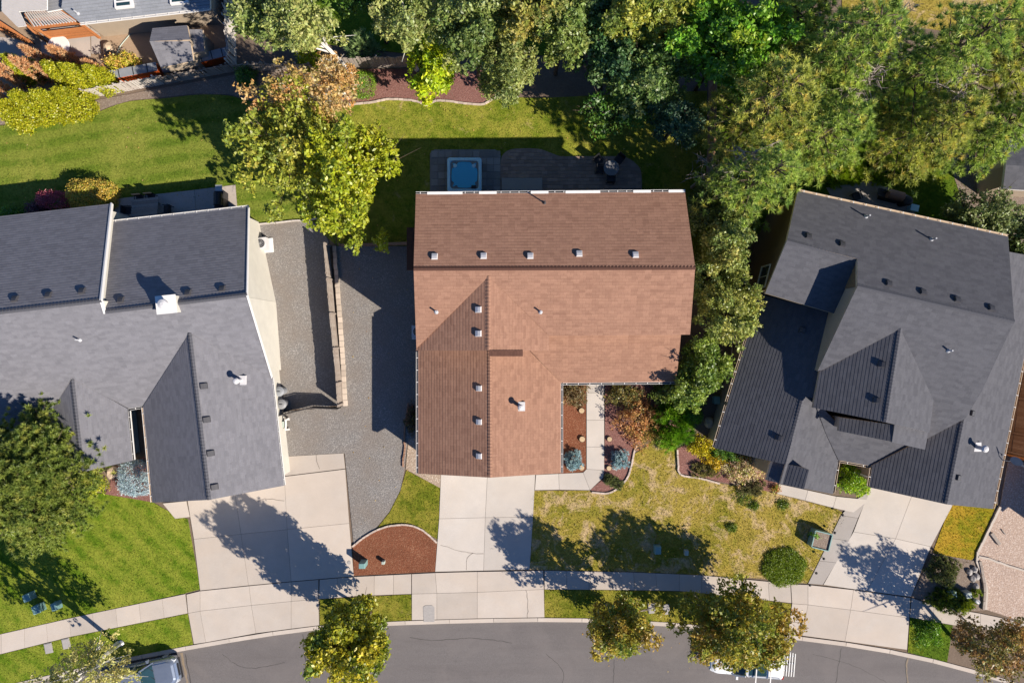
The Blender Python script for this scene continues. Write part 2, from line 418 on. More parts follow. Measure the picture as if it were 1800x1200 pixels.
ground('far_verge', far, -0.01, 'g_verge')
# kerb stones, one by one
kr = tagit(bpy.data.objects.new('kerb', None), kind='structure'); C.objects.link(kr); ORG[kr] = Vector((0, 0, 0))
for line, s in ((KERB, -1), ([(x, y+245) for x, y in KERB], 1)):
    pts = resample([P(x, y) for x, y in line], 3.0)
    for a, b in zip(pts, pts[1:]):
        d = (b-a).normalized(); n = Vector((-d.y, d.x, 0))*(1 if s < 0 else -1)
        a2, b2 = a+d*0.01, b-d*0.01
        part('kerb_stone', slab_vf([a2, b2, b2+n*0.26, a2+n*0.26], -0.16, 0.03), 'kerb', kr)
# ribbons of crack filler on the road
def ribbon(px, wid, z, mat, name, parent):
    pts = resample([P(x, y) for x, y in smooth_line(px, 4)], 0.25); V = []; F = []
    rr = random.Random(len(px)*7+int(px[0][0]))
    for i, p in enumerate(pts):
        d = (pts[min(i+1, len(pts)-1)]-pts[max(0, i-1)]).normalized(); n = Vector((-d.y, d.x, 0))
        q = p+n*rr.uniform(-0.03, 0.03); wv = wid*rr.uniform(0.6, 1.3)/2
        V += [(q.x+n.x*wv, q.y+n.y*wv, z), (q.x-n.x*wv, q.y-n.y*wv, z)]
        if i: F.append((2*i-2, 2*i-1, 2*i+1, 2*i))
    return part(name, (V, F), mat, parent)
rd = bpy.data.objects['road']
ribbon([(534, 1150), (540, 1172), (545, 1210)], 0.09, -0.096, 'seal', 'crack_seal', rd)
ribbon([(532, 1115), (534, 1150)], 0.04, -0.096, 'seal', 'crack_seal', rd)
ribbon([(318, 1148), (322, 1170), (330, 1210)], 0.16, -0.096, 'tan_seal', 'crack_seal', rd)
ribbon([(324, 1150), (328, 1170), (336, 1210)], 0.07, -0.092, 'seal', 'crack_seal', rd)
ribbon([(1480, 1140), (1476, 1165), (1468, 1215)], 0.06, -0.096, 'seal', 'crack_seal', rd)
ribbon([(1598, 1156), (1595, 1175), (1599, 1215)], 0.1, -0.096, 'tan_seal', 'crack_seal', rd)
ribbon([(1596, 1157), (1593, 1175), (1597, 1215)], 0.05, -0.092, 'seal', 'crack_seal', rd)
ribbon([(1080, 1160), (1078, 1210)], 0.05, -0.096, 'seal', 'crack_seal', rd)
ribbon([(720, 1120), (760, 1126), (830, 1122), (900, 1130)], 0.035, -0.096, 'seal', 'crack_seal', rd)
ribbon([(960, 1150), (990, 1180), (985, 1215)], 0.035, -0.096, 'seal', 'crack_seal', rd)
ribbon([(390, 1150), (430, 1175), (500, 1165)], 0.03, -0.096, 'seal', 'crack_seal', rd)
ribbon([(1430, 1150), (1500, 1170), (1560, 1200)], 0.03, -0.096, 'seal', 'crack_seal', rd)
ribbon([(660, 1184), (668, 1187)], 0.05, -0.096, 'seal', 'crack_seal', rd)

# lawns and beds -----------------------------------------------------------
LAWNS = {}
def lawn(name, px, z, mat): LAWNS[name] = (px, z, mat); return ground(name, px, z, mat)
lawn('front_lawn_left', [(-200, 860), (100, 860), (190, 868), (268, 882), (308, 905), (330, 912), (352, 1035), (325, 1042), (135, 1083), (0, 1114), (-200, 1160)], 0.0, 'g_left')
lawn('rear_lawn_left', [(-200, 232)]+smooth_line([(0, 221), (60, 214), (120, 207), (160, 202), (190, 190), (230, 178), (290, 173), (345, 167), (400, 168), (440, 178), (520, 192), (600, 188)], 4)+[(590, 300), (590, 430), (578, 420), (548, 386), (450, 394), (380, 500), (-200, 500)], 0.0, 'g_rear')
lawn('rear_lawn_middle', [(600, 189)]+smooth_line([(620, 185), (650, 181), (685, 175), (730, 178), (750, 186), (770, 177), (815, 182), (850, 184), (870, 173), (900, 171), (960, 172), (1100, 165), (1243, 160)], 3)+[(1243, 470), (732, 470), (728, 432), (592, 432), (590, 300)], 0.0, 'g_mid')
lawn('dry_front_lawn', [(936, 862), (1037, 862), (1060, 868), (1085, 860), (1105, 840), (1112, 800), (1150, 775), (1188, 780), (1192, 830), (1260, 848), (1345, 862), (1368, 868), (1472, 895), (1488, 905), (1420, 1025), (1355, 1017), (1230, 1010), (1110, 1004), (955, 1001), (931, 1000)], 0.0, 'g_dry')
lawn('front_lawn_wedge', [(714, 826), (775, 858), (770, 948), (740, 930), (700, 921), (662, 929), (685, 900), (704, 862)], 0.0, 'g_verge')
lawn('verge_left', [(-200, 1200), (0, 1150), (125, 1119), (330, 1078), (339, 1132), (170, 1166), (0, 1206), (-200, 1270)], 0.0, 'g_left')
lawn('verge_middle', [(562, 1053), (723, 1044), (724, 1089), (562, 1098)], 0.0, 'g_verge')
lawn('verge_right', [(957, 1036), (1100, 1037), (1202, 1039), (1300, 1048), (1392, 1061), (1384, 1112), (1200, 1094), (1060, 1086), (957, 1084)], 0.0, 'g_verge')
lawn('verge_far_right', [(1600, 1084), (1675, 1099), (1665, 1163), (1596, 1146)], 0.0, 'g_lush')
lawn('golden_lawn', [(1672, 885), (1752, 885), (1716, 976), (1690, 1000), (1640, 970)], 0.0, 'g_gold')
lawn('rear_lawn_right', [(1252, 110), (1700, 90), (1760, 330), (1740, 420), (1400, 420), (1252, 400)], 0.0, 'g_lush')
lawn('lawn_beyond_fence', [(420, -60), (1240, -60), (1240, 100), (720, 95), (420, 60)], 0.0, 'g_lush')
lawn('dry_field', [(1480, -200), (2000, -200), (2000, 40), (1700, 60), (1480, 30)], 0.0, 'g_dry')
ground('gravel_side_yard', [(452, 395), (548, 387), (577, 421), (589, 560), (601, 712), (488, 722), (480, 662)], 0.004, 'gravel')
ground('gravel_parking', [(592, 433), (727, 433), (735, 500), (740, 760), (716, 780), (711, 825), (704, 860), (685, 898), (660, 929), (622, 958), (606, 797), (498, 802), (489, 724), (602, 714)], 0.008, 'gravel')
arc = smooth_line([(620, 960), (640, 944), (665, 930), (695, 922), (725, 923), (750, 936), (768, 953)], 4)
ground('mulch_bed_front', arc+[(765, 1004), (622, 1011)], 0.02, 'mulch')
ground('pebble_bed', [(718, 770), (740, 770), (778, 835), (775, 858), (713, 824)], 0.012, 'pebble')
rarc = smooth_line([(600, 187), (620, 184), (650, 181), (685, 175), (730, 178), (750, 186), (770, 177), (815, 182), (850, 184), (870, 173), (900, 170)], 4)
ground('mulch_bed_rear', rarc+[(905, 128), (800, 122), (625, 122), (590, 150)], 0.02, 'mulch2')
ground('mulch_bed_walk', [(985, 676), (1030, 676), (1030, 824), (1024, 829), (985, 832)], 0.02, 'mulch')
ground('mulch_bed_entry', smooth_line([(1118, 780), (1113, 800), (1106, 832), (1092, 852), (1070, 866), (1040, 864)], 4)+[(1038, 860), (1062, 840), (1064, 676), (1190, 676), (1200, 760)], 0.02, 'mulch2')
ground('mulch_bed_corner', [(1190, 788), (1230, 770), (1360, 800), (1365, 866), (1300, 853), (1194, 832)], 0.02, 'mulch2')
ground('mulch_bed_shrub', smooth_line([(185, 868), (195, 845), (190, 825)], 3)+[(260, 800), (268, 882)], 0.018, 'mulch2')
ground('fence_bed_left', [(-60, 230), (0, 219), (60, 212), (120, 205), (160, 200), (190, 188), (230, 176), (290, 171), (345, 165), (400, 166), (440, 175), (520, 190), (560, 186), (560, 120), (420, 130), (150, 180), (-60, 205)], 0.012, 'grey_mulch')
ground('dirt_yard', [(-200, -80), (408, -80), (412, 105), (300, 130), (150, 160), (-200, 200)], 0.0, 'dirt')
ground('rock_bed', [(1602, 1047), (1640, 972), (1712, 985), (1722, 1020), (1730, 1040), (1728, 1072), (1676, 1074)], 0.012, 'grey_mulch')
ground('pink_gravel_yard', [(1758, 888), (1772, 812), (1960, 812), (1960, 1150), (1792, 1090), (1732, 1070), (1735, 1035), (1722, 1002), (1714, 980), (1730, 945)], 0.016, 'pink_gravel')
ground('bare_ground_rear_right', [(1660, 260), (2000, 200), (2000, 480), (1780, 460), (1700, 380)], 0.008, 'grey_mulch')
ground('side_passage_soil', [(1240, 430), (1345, 470), (1300, 600), (1262, 780), (1195, 760), (1205, 600)], 0.006, 'soil')

# concrete slabs, each its own piece ---------------------------------------
def paving(name, mat, quads, top=0.03, gap=0.009, joint=True):
    e = tagit(bpy.data.objects.new(name, None), kind='structure'); C.objects.link(e); ORG[e] = Vector((0, 0, 0))
    for q in quads:
        pts = [(v.x, v.y) for v in G(q)]
        part('concrete_slab', slab_vf(insetq(pts, gap), -0.1, top+rnd.uniform(-0.003, 0.003)), mat, e)
        if joint: part('joint_filler', slab_vf(insetq(pts, -0.004), -0.12, top-0.012), 'joint', e)
    return e
def grid(rows):
    q = []
    for a, b in zip(rows, rows[1:]):
        for i in range(min(len(a), len(b))-1): q.append([a[i], a[i+1], b[i+1], b[i]])
    return q
paving('driveway_left', 'conc', grid([[(330, 880), (412, 858), (500, 837), (607, 824)], [(341, 947), (424, 938), (505, 930), (614, 919)], [(352, 1037), (437, 1028), (512, 1021), (622, 1012)]])
       + [[(498, 802), (604, 796), (607, 823), (500, 836)], [(286, 884), (328, 880), (334, 908), (308, 911)]])
paving('driveway_apron_left', 'conc', grid([[(328, 1044), (352, 1038), (438, 1029), (512, 1022), (560, 1018)], [(331, 1077), (352, 1073), (442, 1063), (512, 1056), (560, 1052)], [(341, 1131), (362, 1128), (450, 1112), (512, 1104), (561, 1098)]]))
paving('driveway_centre', 'conc2', grid([[(776, 812), (858, 812), (942, 812)], [(772, 911), (853, 909), (937, 908)], [(765, 1004), (850, 1002), (931, 1000)]]))
paving('driveway_apron_centre', 'conc', grid([[(724, 1008), (765, 1006), (839, 1004), (955, 1002)], [(724, 1043), (768, 1042), (839, 1040), (956, 1035)], [(724, 1089), (768, 1088), (839, 1086), (957, 1084)]]))
paving('front_walk', 'conc2', [[(942, 834), (982, 832), (983, 860), (940, 861)], [(982, 832), (1025, 830), (1037, 861), (983, 860)], [(1025, 830), (1031, 824), (1062, 826), (1060, 839), (1037, 861)],
       [(1031, 785), (1062, 785), (1062, 826), (1031, 824)], [(1031, 738), (1062, 738), (1062, 785), (1031, 785)], [(1031, 690), (1062, 690), (1062, 738), (1031, 738)], [(1031, 650), (1062, 650), (1062, 690), (1031, 690)]])
paving('driveway_right', 'conc2', grid([[(1532, 850), (1605, 864), (1678, 880)], [(1500, 934), (1574, 946), (1636, 960)], [(1447, 1027), (1524, 1038), (1601, 1048)]]))
paving('side_strip_right', 'conc3', grid([[(1500, 880), (1530, 862)], [(1478, 905), (1508, 910)], [(1459, 945), (1492, 950)], [(1440, 985), (1470, 988)], [(1420, 1025), (1446, 1027)]]))
paving('porch_walk_right', 'conc2', [[(1369, 850), (1420, 861), (1415, 879), (1365, 867)], [(1420, 861), (1470, 872), (1464, 892), (1415, 879)], [(1470, 872), (1528, 878), (1500, 900), (1464, 892)]])
paving('driveway_apron_right', 'conc', grid([[(1390, 1026), (1420, 1027), (1500, 1036), (1600, 1050)], [(1392, 1060), (1420, 1062), (1495, 1071), (1598, 1085)], [(1385, 1113), (1410, 1116), (1485, 1126), (1594, 1141)]]))
def band(name, up, lo, n, mat='conc3'):
    u = resample([P(x, y) for x, y in up], 0.1); l_ = resample([P(x, y) for x, y in lo], 0.1)
    inv = lambda v: (v.x*1200/HC+900, 600-v.y*1200/HC)
    U = [inv(u[round(i*(len(u)-1)/n)]) for i in range(n+1)]; L = [inv(l_[round(i*(len(l_)-1)/n)]) for i in range(n+1)]
    return paving(name, mat, [[U[i], U[i+1], L[i+1], L[i]] for i in range(n)])
band('sidewalk_left', [(-200, 1160), (0, 1114), (135, 1083), (326, 1043)], [(-200, 1198), (0, 1149), (125, 1118), (330, 1077)], 13, 'conc')
band('sidewalk_middle', [(562, 1018), (622, 1013), (723, 1008)], [(561, 1052), (635, 1046), (723, 1043)], 5, 'conc')
band('sidewalk_right', [(957, 1002), (1110, 1005), (1230, 1010), (1389, 1025)], [(957, 1035), (1100, 1036), (1202, 1038), (1391, 1059)], 11, 'conc')
band('sidewalk_far_right', [(1602, 1050), (1650, 1066), (1702, 1073), (1792, 1092), (1960, 1150)], [(1599, 1084), (1675, 1098), (1740, 1105), (1800, 1122), (1960, 1180)], 9, 'conc')
# concrete cracks
da = bpy.data.objects['driveway_apron_centre']; dl = bpy.data.objects['driveway_left']; dc = bpy.data.objects['driveway_centre']
for e, l_ in ((da, [(925, 1036), (928, 1062), (927, 1086)]), (dl, [(556, 797), (558, 812), (562, 824)]), (dl, [(452, 880), (470, 876), (500, 880)]), (dc, [(775, 957), (800, 965), (832, 972), (850, 972)]), (dc, [(820, 1001), (822, 980), (832, 971)])):
    ribbon(l_, 0.025, 0.038, 'joint', 'crack', e)
# rusty patch where the kerb drain crosses the apron
solo('drain_cover', slab_vf([(v.x, v.y) for v in G([(744, 1066), (748, 1063), (760, 1063), (764, 1067), (764, 1092), (745, 1092)])], 0.0, 0.045), 'greystone', 'brown weathered drain cover set in the driveway apron', 'drain cover', P(754, 1078))

# edging blocks along the beds
def edging(name, px, w_, h_, ln, mat, label, z=0.0, skip=0.01, wob=0.012):
    pts = resample([P(x, y) for x, y in smooth_line(px, 5)], ln)
    c = pts[len(pts)//2]; t_ = thing(name, label, 'edging', (c.x, c.y, z))
    for a, b in zip(pts, pts[1:]):
        m_ = (a+b)/2; d = b-a
        part('block', box_vf((m_.x+rnd.uniform(-wob, wob), m_.y+rnd.uniform(-wob, wob), z+h_/2-0.02), (max(0.05, d.length-skip), w_, h_+0.04), math.atan2(d.y, d.x)+rnd.uniform(-0.05, 0.05)), mat, t_)
    return t_
edging('bed_edging', [(620, 960), (640, 944), (665, 930), (695, 922), (725, 923), (750, 936), (768, 953)], 0.11, 0.1, 0.28, 'edging', 'pale block edging arching over the mulch bed by the centre driveway')
edging('bed_edging', [(600, 187), (620, 184), (650, 181), (685, 175), (730, 178), (750, 186), (770, 177), (815, 182), (850, 184), (870, 173), (905, 169)], 0.12, 0.1, 0.3, 'edging', 'wavy pale block edging between rear lawn and red mulch bed')
edging('bed_edging', [(1118, 782), (1113, 800), (1106, 832), (1092, 852), (1070, 866), (1040, 864)], 0.11, 0.1, 0.3, 'edging', 'curved pale edging round the bed beside the front walk')
edging('bed_edging', [(1190, 790), (1192, 812), (1195, 833), (1230, 840), (1265, 849)], 0.11, 0.12, 0.35, 'edging', 'pale edging round the corner bed before the charcoal roofed house')
edging('bed_edging', [(718, 708), (714, 735), (711, 760), (712, 790), (709, 805), (709, 820)], 0.1, 0.12, 0.22, 'fence_red', 'red brick edging along the gravel beside the brown roofed house', 0.0)
edging('concrete_edging', [(1757, 890), (1740, 925), (1728, 950), (1715, 978), (1722, 1000), (1733, 1032), (1731, 1070)], 0.16, 0.1, 0.7, 'kerb', 'pale curving concrete edging between golden lawn and pink gravel', 0.0, 0.0, 0.0)
edging('concrete_edging', [(1718, 977), (1740, 982), (1770, 993), (1810, 1005)], 0.13, 0.1, 0.7, 'kerb', 'pale straight concrete strip crossing the pink gravel', 0.0, 0.0, 0.0)
edging('timber_edging', [(1721, 985), (1726, 1010), (1729, 1035), (1727, 1070)], 0.16, 0.16, 0.3, 'fence_grey', 'dark stone edging inside the curved concrete strip', 0.0)

# ================================================================== ROOFS
class Pl:
    """a sloping plane: z = z0 + m * ((p - a) . n), n horizontal unit vector pointing up the slope"""
    def __init__(s, a, n, m): s.a, s.n, s.m = Vector(a), n, m
    def z(s, x, y): return s.a.z+s.m*((x-s.a.x)*s.n.x+(y-s.a.y)*s.n.y)
    def at(s, px, py):                       # point of the plane on the sight line through a plan-grid point
        k = Vector(((px-900)/1200, (600-py)/1200))
        # p = k*(HC - z)
        num = s.a.z-s.m*(s.a.x*s.n.x+s.a.y*s.n.y)+s.m*HC*(k.x*s.n.x+k.y*s.n.y)
        z = num/(1+s.m*(k.x*s.n.x+k.y*s.n.y))
        return P(px, py, z)
def plane_e(e0, e1, ze, m, up):              # from an eave line at height ze, rising toward grid point `up`
    a, b, u = P(*e0, ze), P(*e1, ze), P(*up, ze)
    d = (b-a).to_2d().normalized(); n = Vector((-d.y, d.x))
    if (u-a).to_2d().dot(n) < 0: n = -n
    return Pl(a, n, m)
def plane_r(A, B, m, down):                  # from a ridge (two world points), falling toward grid point `down`
    d = (B-A).to_2d().normalized(); n = Vector((-d.y, d.x)); u = P(*down, A.z)
    if (u-A).to_2d().dot(n) > 0: n = -n
    return Pl(A, n, m)
EXPO = 0.19
LAP = {'sh_dark': 0.010, 'sh_brown': 0.011, 'sh_grey': 0.017}
XP = {}
def slope(house, pl, px, mat, fascia, inset=None, thick=0.2, wall=None, base=0.0, name='roof_slope'):
    """shingled roof slope laid course by course; each course laps the one below"""
    W_ = [pl.at(*p) for p in px]; pts = [(v.x, v.y) for v in W_]
    if area2(pts) < 0:
        W_ = W_[::-1]; pts = pts[::-1]
        if inset: n = len(inset); inset = [inset[(n-2-i) % n] for i in range(n)]
    n2 = pl.n; ed = Vector((-n2.y, n2.x)); cs = 1/math.sqrt(1+pl.m**2); step = XP.get(mat, EXPO)*cs
    V, F, UV, MI = [], [], [], []
    def addf(vs, uvs, mi):
        i0 = len(V); V.extend(vs); F.append(tuple(range(i0, i0+len(vs)))); UV.extend(uvs); MI.append(mi)
    ds = [Vector(p).dot(n2) for p in pts]; dmin = min(ds)
    LIFT = LAP.get(mat, 0.03)
    def clip(poly, lo, hi):
        for s, c in ((1, lo), (-1, hi)):
            o = []
            for i in range(len(poly)):
                a, b = poly[i], poly[(i+1) % len(poly)]
                da_, db = s*(a.dot(n2)-c), s*(b.dot(n2)-c)
                if da_ >= 0: o.append(a)
                if (da_ >= 0) != (db >= 0): o.append(a.lerp(b, da_/(da_-db)))
            poly = o
            if len(poly) < 3: return None
        return poly
    for tr in tri2d(pts):
        T = [Vector(pts[i]) for i in tr]
        if area2([tuple(v) for v in T]) < 0: T = T[::-1]
        td = [v.dot(n2) for v in T]
        k0 = int((min(td)-dmin)/step); k1 = int((max(td)-dmin)/step)+1
        for k in range(k0, k1):
            lo, hi = dmin+k*step, dmin+(k+1)*step
            q = clip(T, lo, hi)
            if not q: continue
            vs, uv = [], []
            for v in q:
                f = (v.dot(n2)-lo)/step
                vs.append((v.x, v.y, pl.z(v.x, v.y)+LIFT*(1-f))); uv.append((v.dot(ed), (v.dot(n2)-dmin)/cs))
            addf(vs, uv, 0)
            for i in range(len(q)):
                a, b = q[i], q[(i+1) % len(q)]
                if abs(a.dot(n2)-lo) < 1e-5 and abs(b.dot(n2)-lo) < 1e-5 and (a-b).length > 1e-4:
                    za, zb = pl.z(a.x, a.y), pl.z(b.x, b.y)
                    addf([(b.x, b.y, zb+LIFT), (a.x, a.y, za+LIFT), (a.x, a.y, za-0.004), (b.x, b.y, zb-0.004)], [(0, 0)]*4, 0)
    n = len(pts)
    for i in range(n):
        a, b = W_[i], W_[(i+1) % n]
        addf([(a.x, a.y, a.z-0.003), (a.x, a.y, a.z-thick), (b.x, b.y, b.z-thick), (b.x, b.y, b.z-0.003)], [(0, 0)]*4, 1)
    for tr in tri2d(pts):
        T = [W_[i] for i in tr]
        if area2([(v.x, v.y) for v in T]) > 0: T = T[::-1]
        addf([(v.x, v.y, v.z-thick) for v in T], [(0, 0)]*3, 1)
    me = mesh(name, V, F, [mat, fascia])
    me.polygons.foreach_set('material_index', MI)
    ul = me.uv_layers.new(name='UVMap'); ul.data.foreach_set('uv', np.array(UV, dtype=np.float32).ravel())
    o = link(name, me, house)
    if wall:
        ip = offset_poly(pts, inset or [0.0]*n)
        Vw = [(x, y, pl.z(x, y)-thick+0.02) for x, y in ip]+[(x, y, base-0.1) for x, y in ip]
        Fw = [tuple(t_) for t_ in tri2d(ip)]+[(i, i+n, (i+1) % n+n, (i+1) % n) for i in range(n)]
        part('wall', (Vw, Fw), wall, house)
    return o
def ridge_caps(house, A, B, mat, w_=0.26, step=0.2):
    """overlapping cap shingles along a ridge"""
    n = max(1, int((B-A).length/step)); d = (B-A)/n; u = d.normalized(); s = u.cross(Vector((0, 0, 1))).normalized()
    V, F = [], []
    for i in range(n):
        a = A+d*i; b = A+d*(i+1.12)
        i0 = len(V)
        for p, h in ((a, 0.02), (b, 0.05)):
            V += [p+s*w_/2+Vector((0, 0, h-0.055)), p+Vector((0, 0, h)), p-s*w_/2+Vector((0, 0, h-0.055))]
        F += [(i0, i0+3, i0+4, i0+1), (i0+1, i0+4, i0+5, i0+2), (i0+3, i0+5, i0+4)]
    me = mesh('ridge_cap', V, F, [mat]); ul = me.uv_layers.new(name='UVMap')
    return link('ridge_cap', me, house)
def gutter(house, A, B, outward, mat='white', inner='darktrim', w_=0.13, nb=None, bracket='white'):
    """open eaves gutter with hanger brackets"""
    A, B = Vector(A), Vector(B); d = (B-A).normalized(); o = Vector((outward[0], outward[1], 0)); o = (o-d*o.dot(d)).normalized()
    z = Vector((0, 0, 1)); L = (B-A).length
    def sec(p): return [p, p-z*0.11, p+o*w_-z*0.11, p+o*w_, p+o*(w_-0.022), p+o*(w_-0.022)-z*0.085, p+o*0.02-z*0.085, p+o*0.02]
    V = sec(A)+sec(B); F = [(i, (i+1) % 8, (i+1) % 8+8, i+8) for i in range(8)]+[tuple(range(8)), tuple(range(15, 7, -1))]
    me = mesh('gutter', V, F, [mat, inner]); mi = [0]*len(F)
    for i in (5, 6, 4): mi[i] = 1
    me.polygons.foreach_set('material_index', mi)
    g = link('gutter', me, house)
    nb = nb if nb is not None else int(L/0.72)
    for k in range(nb):
        p = A+d*L*(k+0.5)/nb
        part('gutter_bracket', bar_vf(p+o*0.0+z*0.004, p+o*w_+z*0.004, 0.035, 0.02), bracket, g)
    return g
def roof_vent(house, p, pl, mat, s=0.34):
    """low slant-topped box vent sitting on a slope"""
    n2 = pl.n; rz = math.atan2(n2.y, n2.x)
    V, F = [], []
    prof = [(-0.5, 0.0, 1.0), (-0.5, 0.30, 0.86), (-0.1, 0.42, 0.8), (0.34, 0.42, 0.8), (0.5, 0.05, 1.0)]
    for x, h, wd in prof:
        for y in (-0.5, 0.5):
            lx, ly = x*s, y*s*wd
            X = p.x+lx*n2.x-ly*n2.y; Y = p.y+lx*n2.y+ly*n2.x
            V.append((X, Y, pl.z(X, Y)+h*s+0.015))
    for i in range(4): F.append((2*i, 2*i+1, 2*i+3, 2*i+2))
    F += [(0, 2, 4, 6, 8), (9, 7, 5, 3, 1)]
    part('roof_vent', (V, F), mat, house)
    fl = []
    for lx, ly in ((-0.7, -0.65), (0.7, -0.65), (0.7, 0.65), (-0.7, 0.65)):
        X = p.x+(lx*n2.x-ly*n2.y)*s; Y = p.y+(lx*n2.y+ly*n2.x)*s; fl.append((X, Y, pl.z(X, Y)+0.03))
def pipe(house, p, h=0.5, r=0.05, mat='pipe'):
    o = part('vent_pipe', tube_vf([p-Vector((0, 0, 0.1)), p+Vector((0, 0, h))], [r, r], 10), mat, house)
    part('pipe_flashing', lathe_vf((p.x, p.y, p.z), [(r*2.8, -0.03), (r*2.2, 0.05), (r*1.15, 0.1)], 10), mat, o); return o
def flue(house, p, h=0.9, r=0.1, mat='vent_w'):
    o = part('flue', tube_vf([p-Vector((0, 0, 0.2)), p+Vector((0, 0, h))], [r, r], 12), mat, house)
    part('flue_cap', lathe_vf((p.x, p.y, p.z+h), [(r*1.7, -0.06), (r*1.75, 0.02), (r*1.2, 0.1), (r*0.2, 0.13)], 14), mat, o)
    part('flue_flashing', slab_vf([(p.x-0.28, p.y-0.28), (p.x+0.28, p.y-0.28), (p.x+0.28, p.y+0.28), (p.x-0.28, p.y+0.28)], p.z-0.3, p.z+0.06), mat, o)
def window(house, c, nrm, w_, h_, frame='white'):
    """window on a wall: frame, sill and recessed pane; c on the wall face, nrm outward"""
    n = Vector((nrm[0], nrm[1], 0)).normalized(); u = Vector((-n.y, n.x, 0)); z = Vector((0, 0, 1)); c = Vector(c)
    def panel(cu, cz, su, sz, o0, o1):
        V = []
        for o in (o0, o1):
            for a, b in ((-1, -1), (1, -1), (1, 1), (-1, 1)): V.append(c+u*(cu+a*su/2)+z*(cz+b*sz/2)+n*o)
        return V, [(3, 2, 1, 0), (4, 5, 6, 7), (0, 1, 5, 4), (1, 2, 6, 5), (2, 3, 7, 6), (3, 0, 4, 7)]
    f = 0.09
    wn = part('window', cat_vf(panel(0, h_/2, w_+2*f, f, -0.05, 0.05), panel(0, -h_/2, w_+2*f, f, -0.05, 0.07), panel(-w_/2-f/2, 0, f, h_-f, -0.05, 0.048), panel(w_/2+f/2, 0, f, h_-f, -0.05, 0.048), panel(0, 0, 0.05, h_-f, -0.05, 0.042)), frame, house)
    part('pane', panel(0, 0, w_, h_-f, -0.04, 0.015), 'glass', wn)

# ---------------------------------------------------------------- brown-roofed house (centre)
hb = thing('house', 'two storey house with reddish brown shingle roof and white rear gutter in the centre', 'house', P(900, 590))
SB = 'sh_brown'
m1 = plane_e((731, 341), (1204, 337), 5.75, 0.36, (960, 470))
rA, rB = m1.at(727, 472), m1.at(1222, 470); rB.z = rA.z
slope(hb, m1, [(731, 341), (1204, 337), (1222, 470), (727, 472)], SB, 'browntrim', [0.35, 0.3, 0, 0.3], wall='tan2')
m2 = plane_r(rA, rB, 0.36, (960, 560))
slope(hb, m2, [(727, 472), (1222, 470), (1213, 588), (965, 590), (859, 486), (732, 612)], SB, 'browntrim', [0, 0.3, 0.35, 0, 0, 0.3], wall='tan2')
gA = m2.at(859, 486); gB = P(859, 616, gA.z)
m3 = plane_r(gA, gB, 0.36, (735, 600)); m4 = plane_r(gA, gB, 0.36, (960, 610))
slope(hb, m3, [(859, 486), (859, 616), (731, 616), (732, 612)], SB, 'browntrim', [0, 0.3, 0.3, 0], wall='tan2')
slope(hb, m4, [(859, 486), (965, 590), (965, 616), (859, 616)], SB, 'browntrim', [0, 0.3, 0.3, 0], wall='tan2')
m5 = plane_e((735, 616), (735, 832), 2.85, 0.36, (860, 720))
k0, k1 = m5.at(861, 612), m5.at(862, 839)
slope(hb, m5, [(735, 612), (861, 612), (862, 839), (735, 832)], SB, 'browntrim', [0, 0, 0.4, 0.35], wall='tan2')
m6 = plane_r(k0, k1, 0.36, (980, 720))
slope(hb, m6, [(861, 600), (862, 839), (986, 831), (986, 673), (905, 590)], SB, 'browntrim', [0, 0.4, 0.35, 0, 0], wall='tan2')
m7 = plane_e((986, 673), (1189, 671), 2.85, 0.36, (1090, 600))
slope(hb, m7, [(905, 588), (1197, 588), (1189, 671), (986, 673)], SB, 'browntrim', [0, 0.3, 1.4, 0], wall='tan2')
st = slope(hb, Pl(m4.at(860, 620)+Vector((0, 0, 0.03)), m4.n, 0.36), [(860, 615), (919, 615), (919, 626), (860, 626)], 'sh_brown_dark', 'browntrim', thick=0.12)  # strip's dark colour stands in for the shade on a west-facing roof piece
st['label'] = 'strip of brown shingles coloured dark like a shaded west slope'
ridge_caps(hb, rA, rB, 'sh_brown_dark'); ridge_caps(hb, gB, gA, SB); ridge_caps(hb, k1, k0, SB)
ge = [m1.at(731, 341), m1.at(1204, 337)]
gu = gutter(hb, ge[0], ge[1], (0, 1), nb=30)
for a, b in ((751, 813), (842, 873), (933, 964), (994, 1055), (1113, 1144), (1175, 1204)):
    p, q = m1.at(a, 341-4*(a-731)/473), m1.at(b, 341-4*(b-731)/473); p.z = q.z = 5.77
    part('gutter_guard', slab_vf([(p.x, p.y-0.05), (q.x, q.y-0.05), (q.x, q.y+0.12), (p.x, p.y+0.12)], 5.74, 5.775), 'white', gu)
gutter(hb, m5.at(735, 618), m5.at(735, 832), (-1, 0)); gutter(hb, m6.at(986, 673), m6.at(986, 831), (1, 0)); gutter(hb, m7.at(986, 673), m7.at(1189, 671), (0, -1))
for x, y in ((764, 451), (850, 450), (932, 450), (1018, 446), (1117, 448)): roof_vent(hb, m1.at(x, y), m1, 'vent_w', 0.36)
for x, y, pl in ((841, 544, m3), (841, 586, m3), (842, 682, m5), (842, 741, m5), (842, 801, m5)): roof_vent(hb, pl.at(x, y), pl, 'vent_w', 0.36)
pipe(hb, m1.at(957, 357), 0.6, 0.04, 'vent_d'); pipe(hb, m2.at(767, 548), 0.4); pipe(hb, m2.at(950, 548), 0.4)
flue(hb, m6.at(915, 714), 0.7, 0.11)
bump = plane_e((716, 400), (716, 475), 2.8, 0.35, (740, 440))
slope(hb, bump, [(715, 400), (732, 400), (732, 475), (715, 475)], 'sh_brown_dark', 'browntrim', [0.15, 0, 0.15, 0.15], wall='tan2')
for x in (800, 910, 1040, 1150): window(hb, (m1.at(x, 341).x, ge[0].y-0.33, 3.9), (0, 1), 1.3, 1.2)
for x in (1030, 1140): window(hb, (m7.at(x, 672).x, m7.at(x, 672).y+1.42, 1.5), (0, -1), 1.2, 1.2)
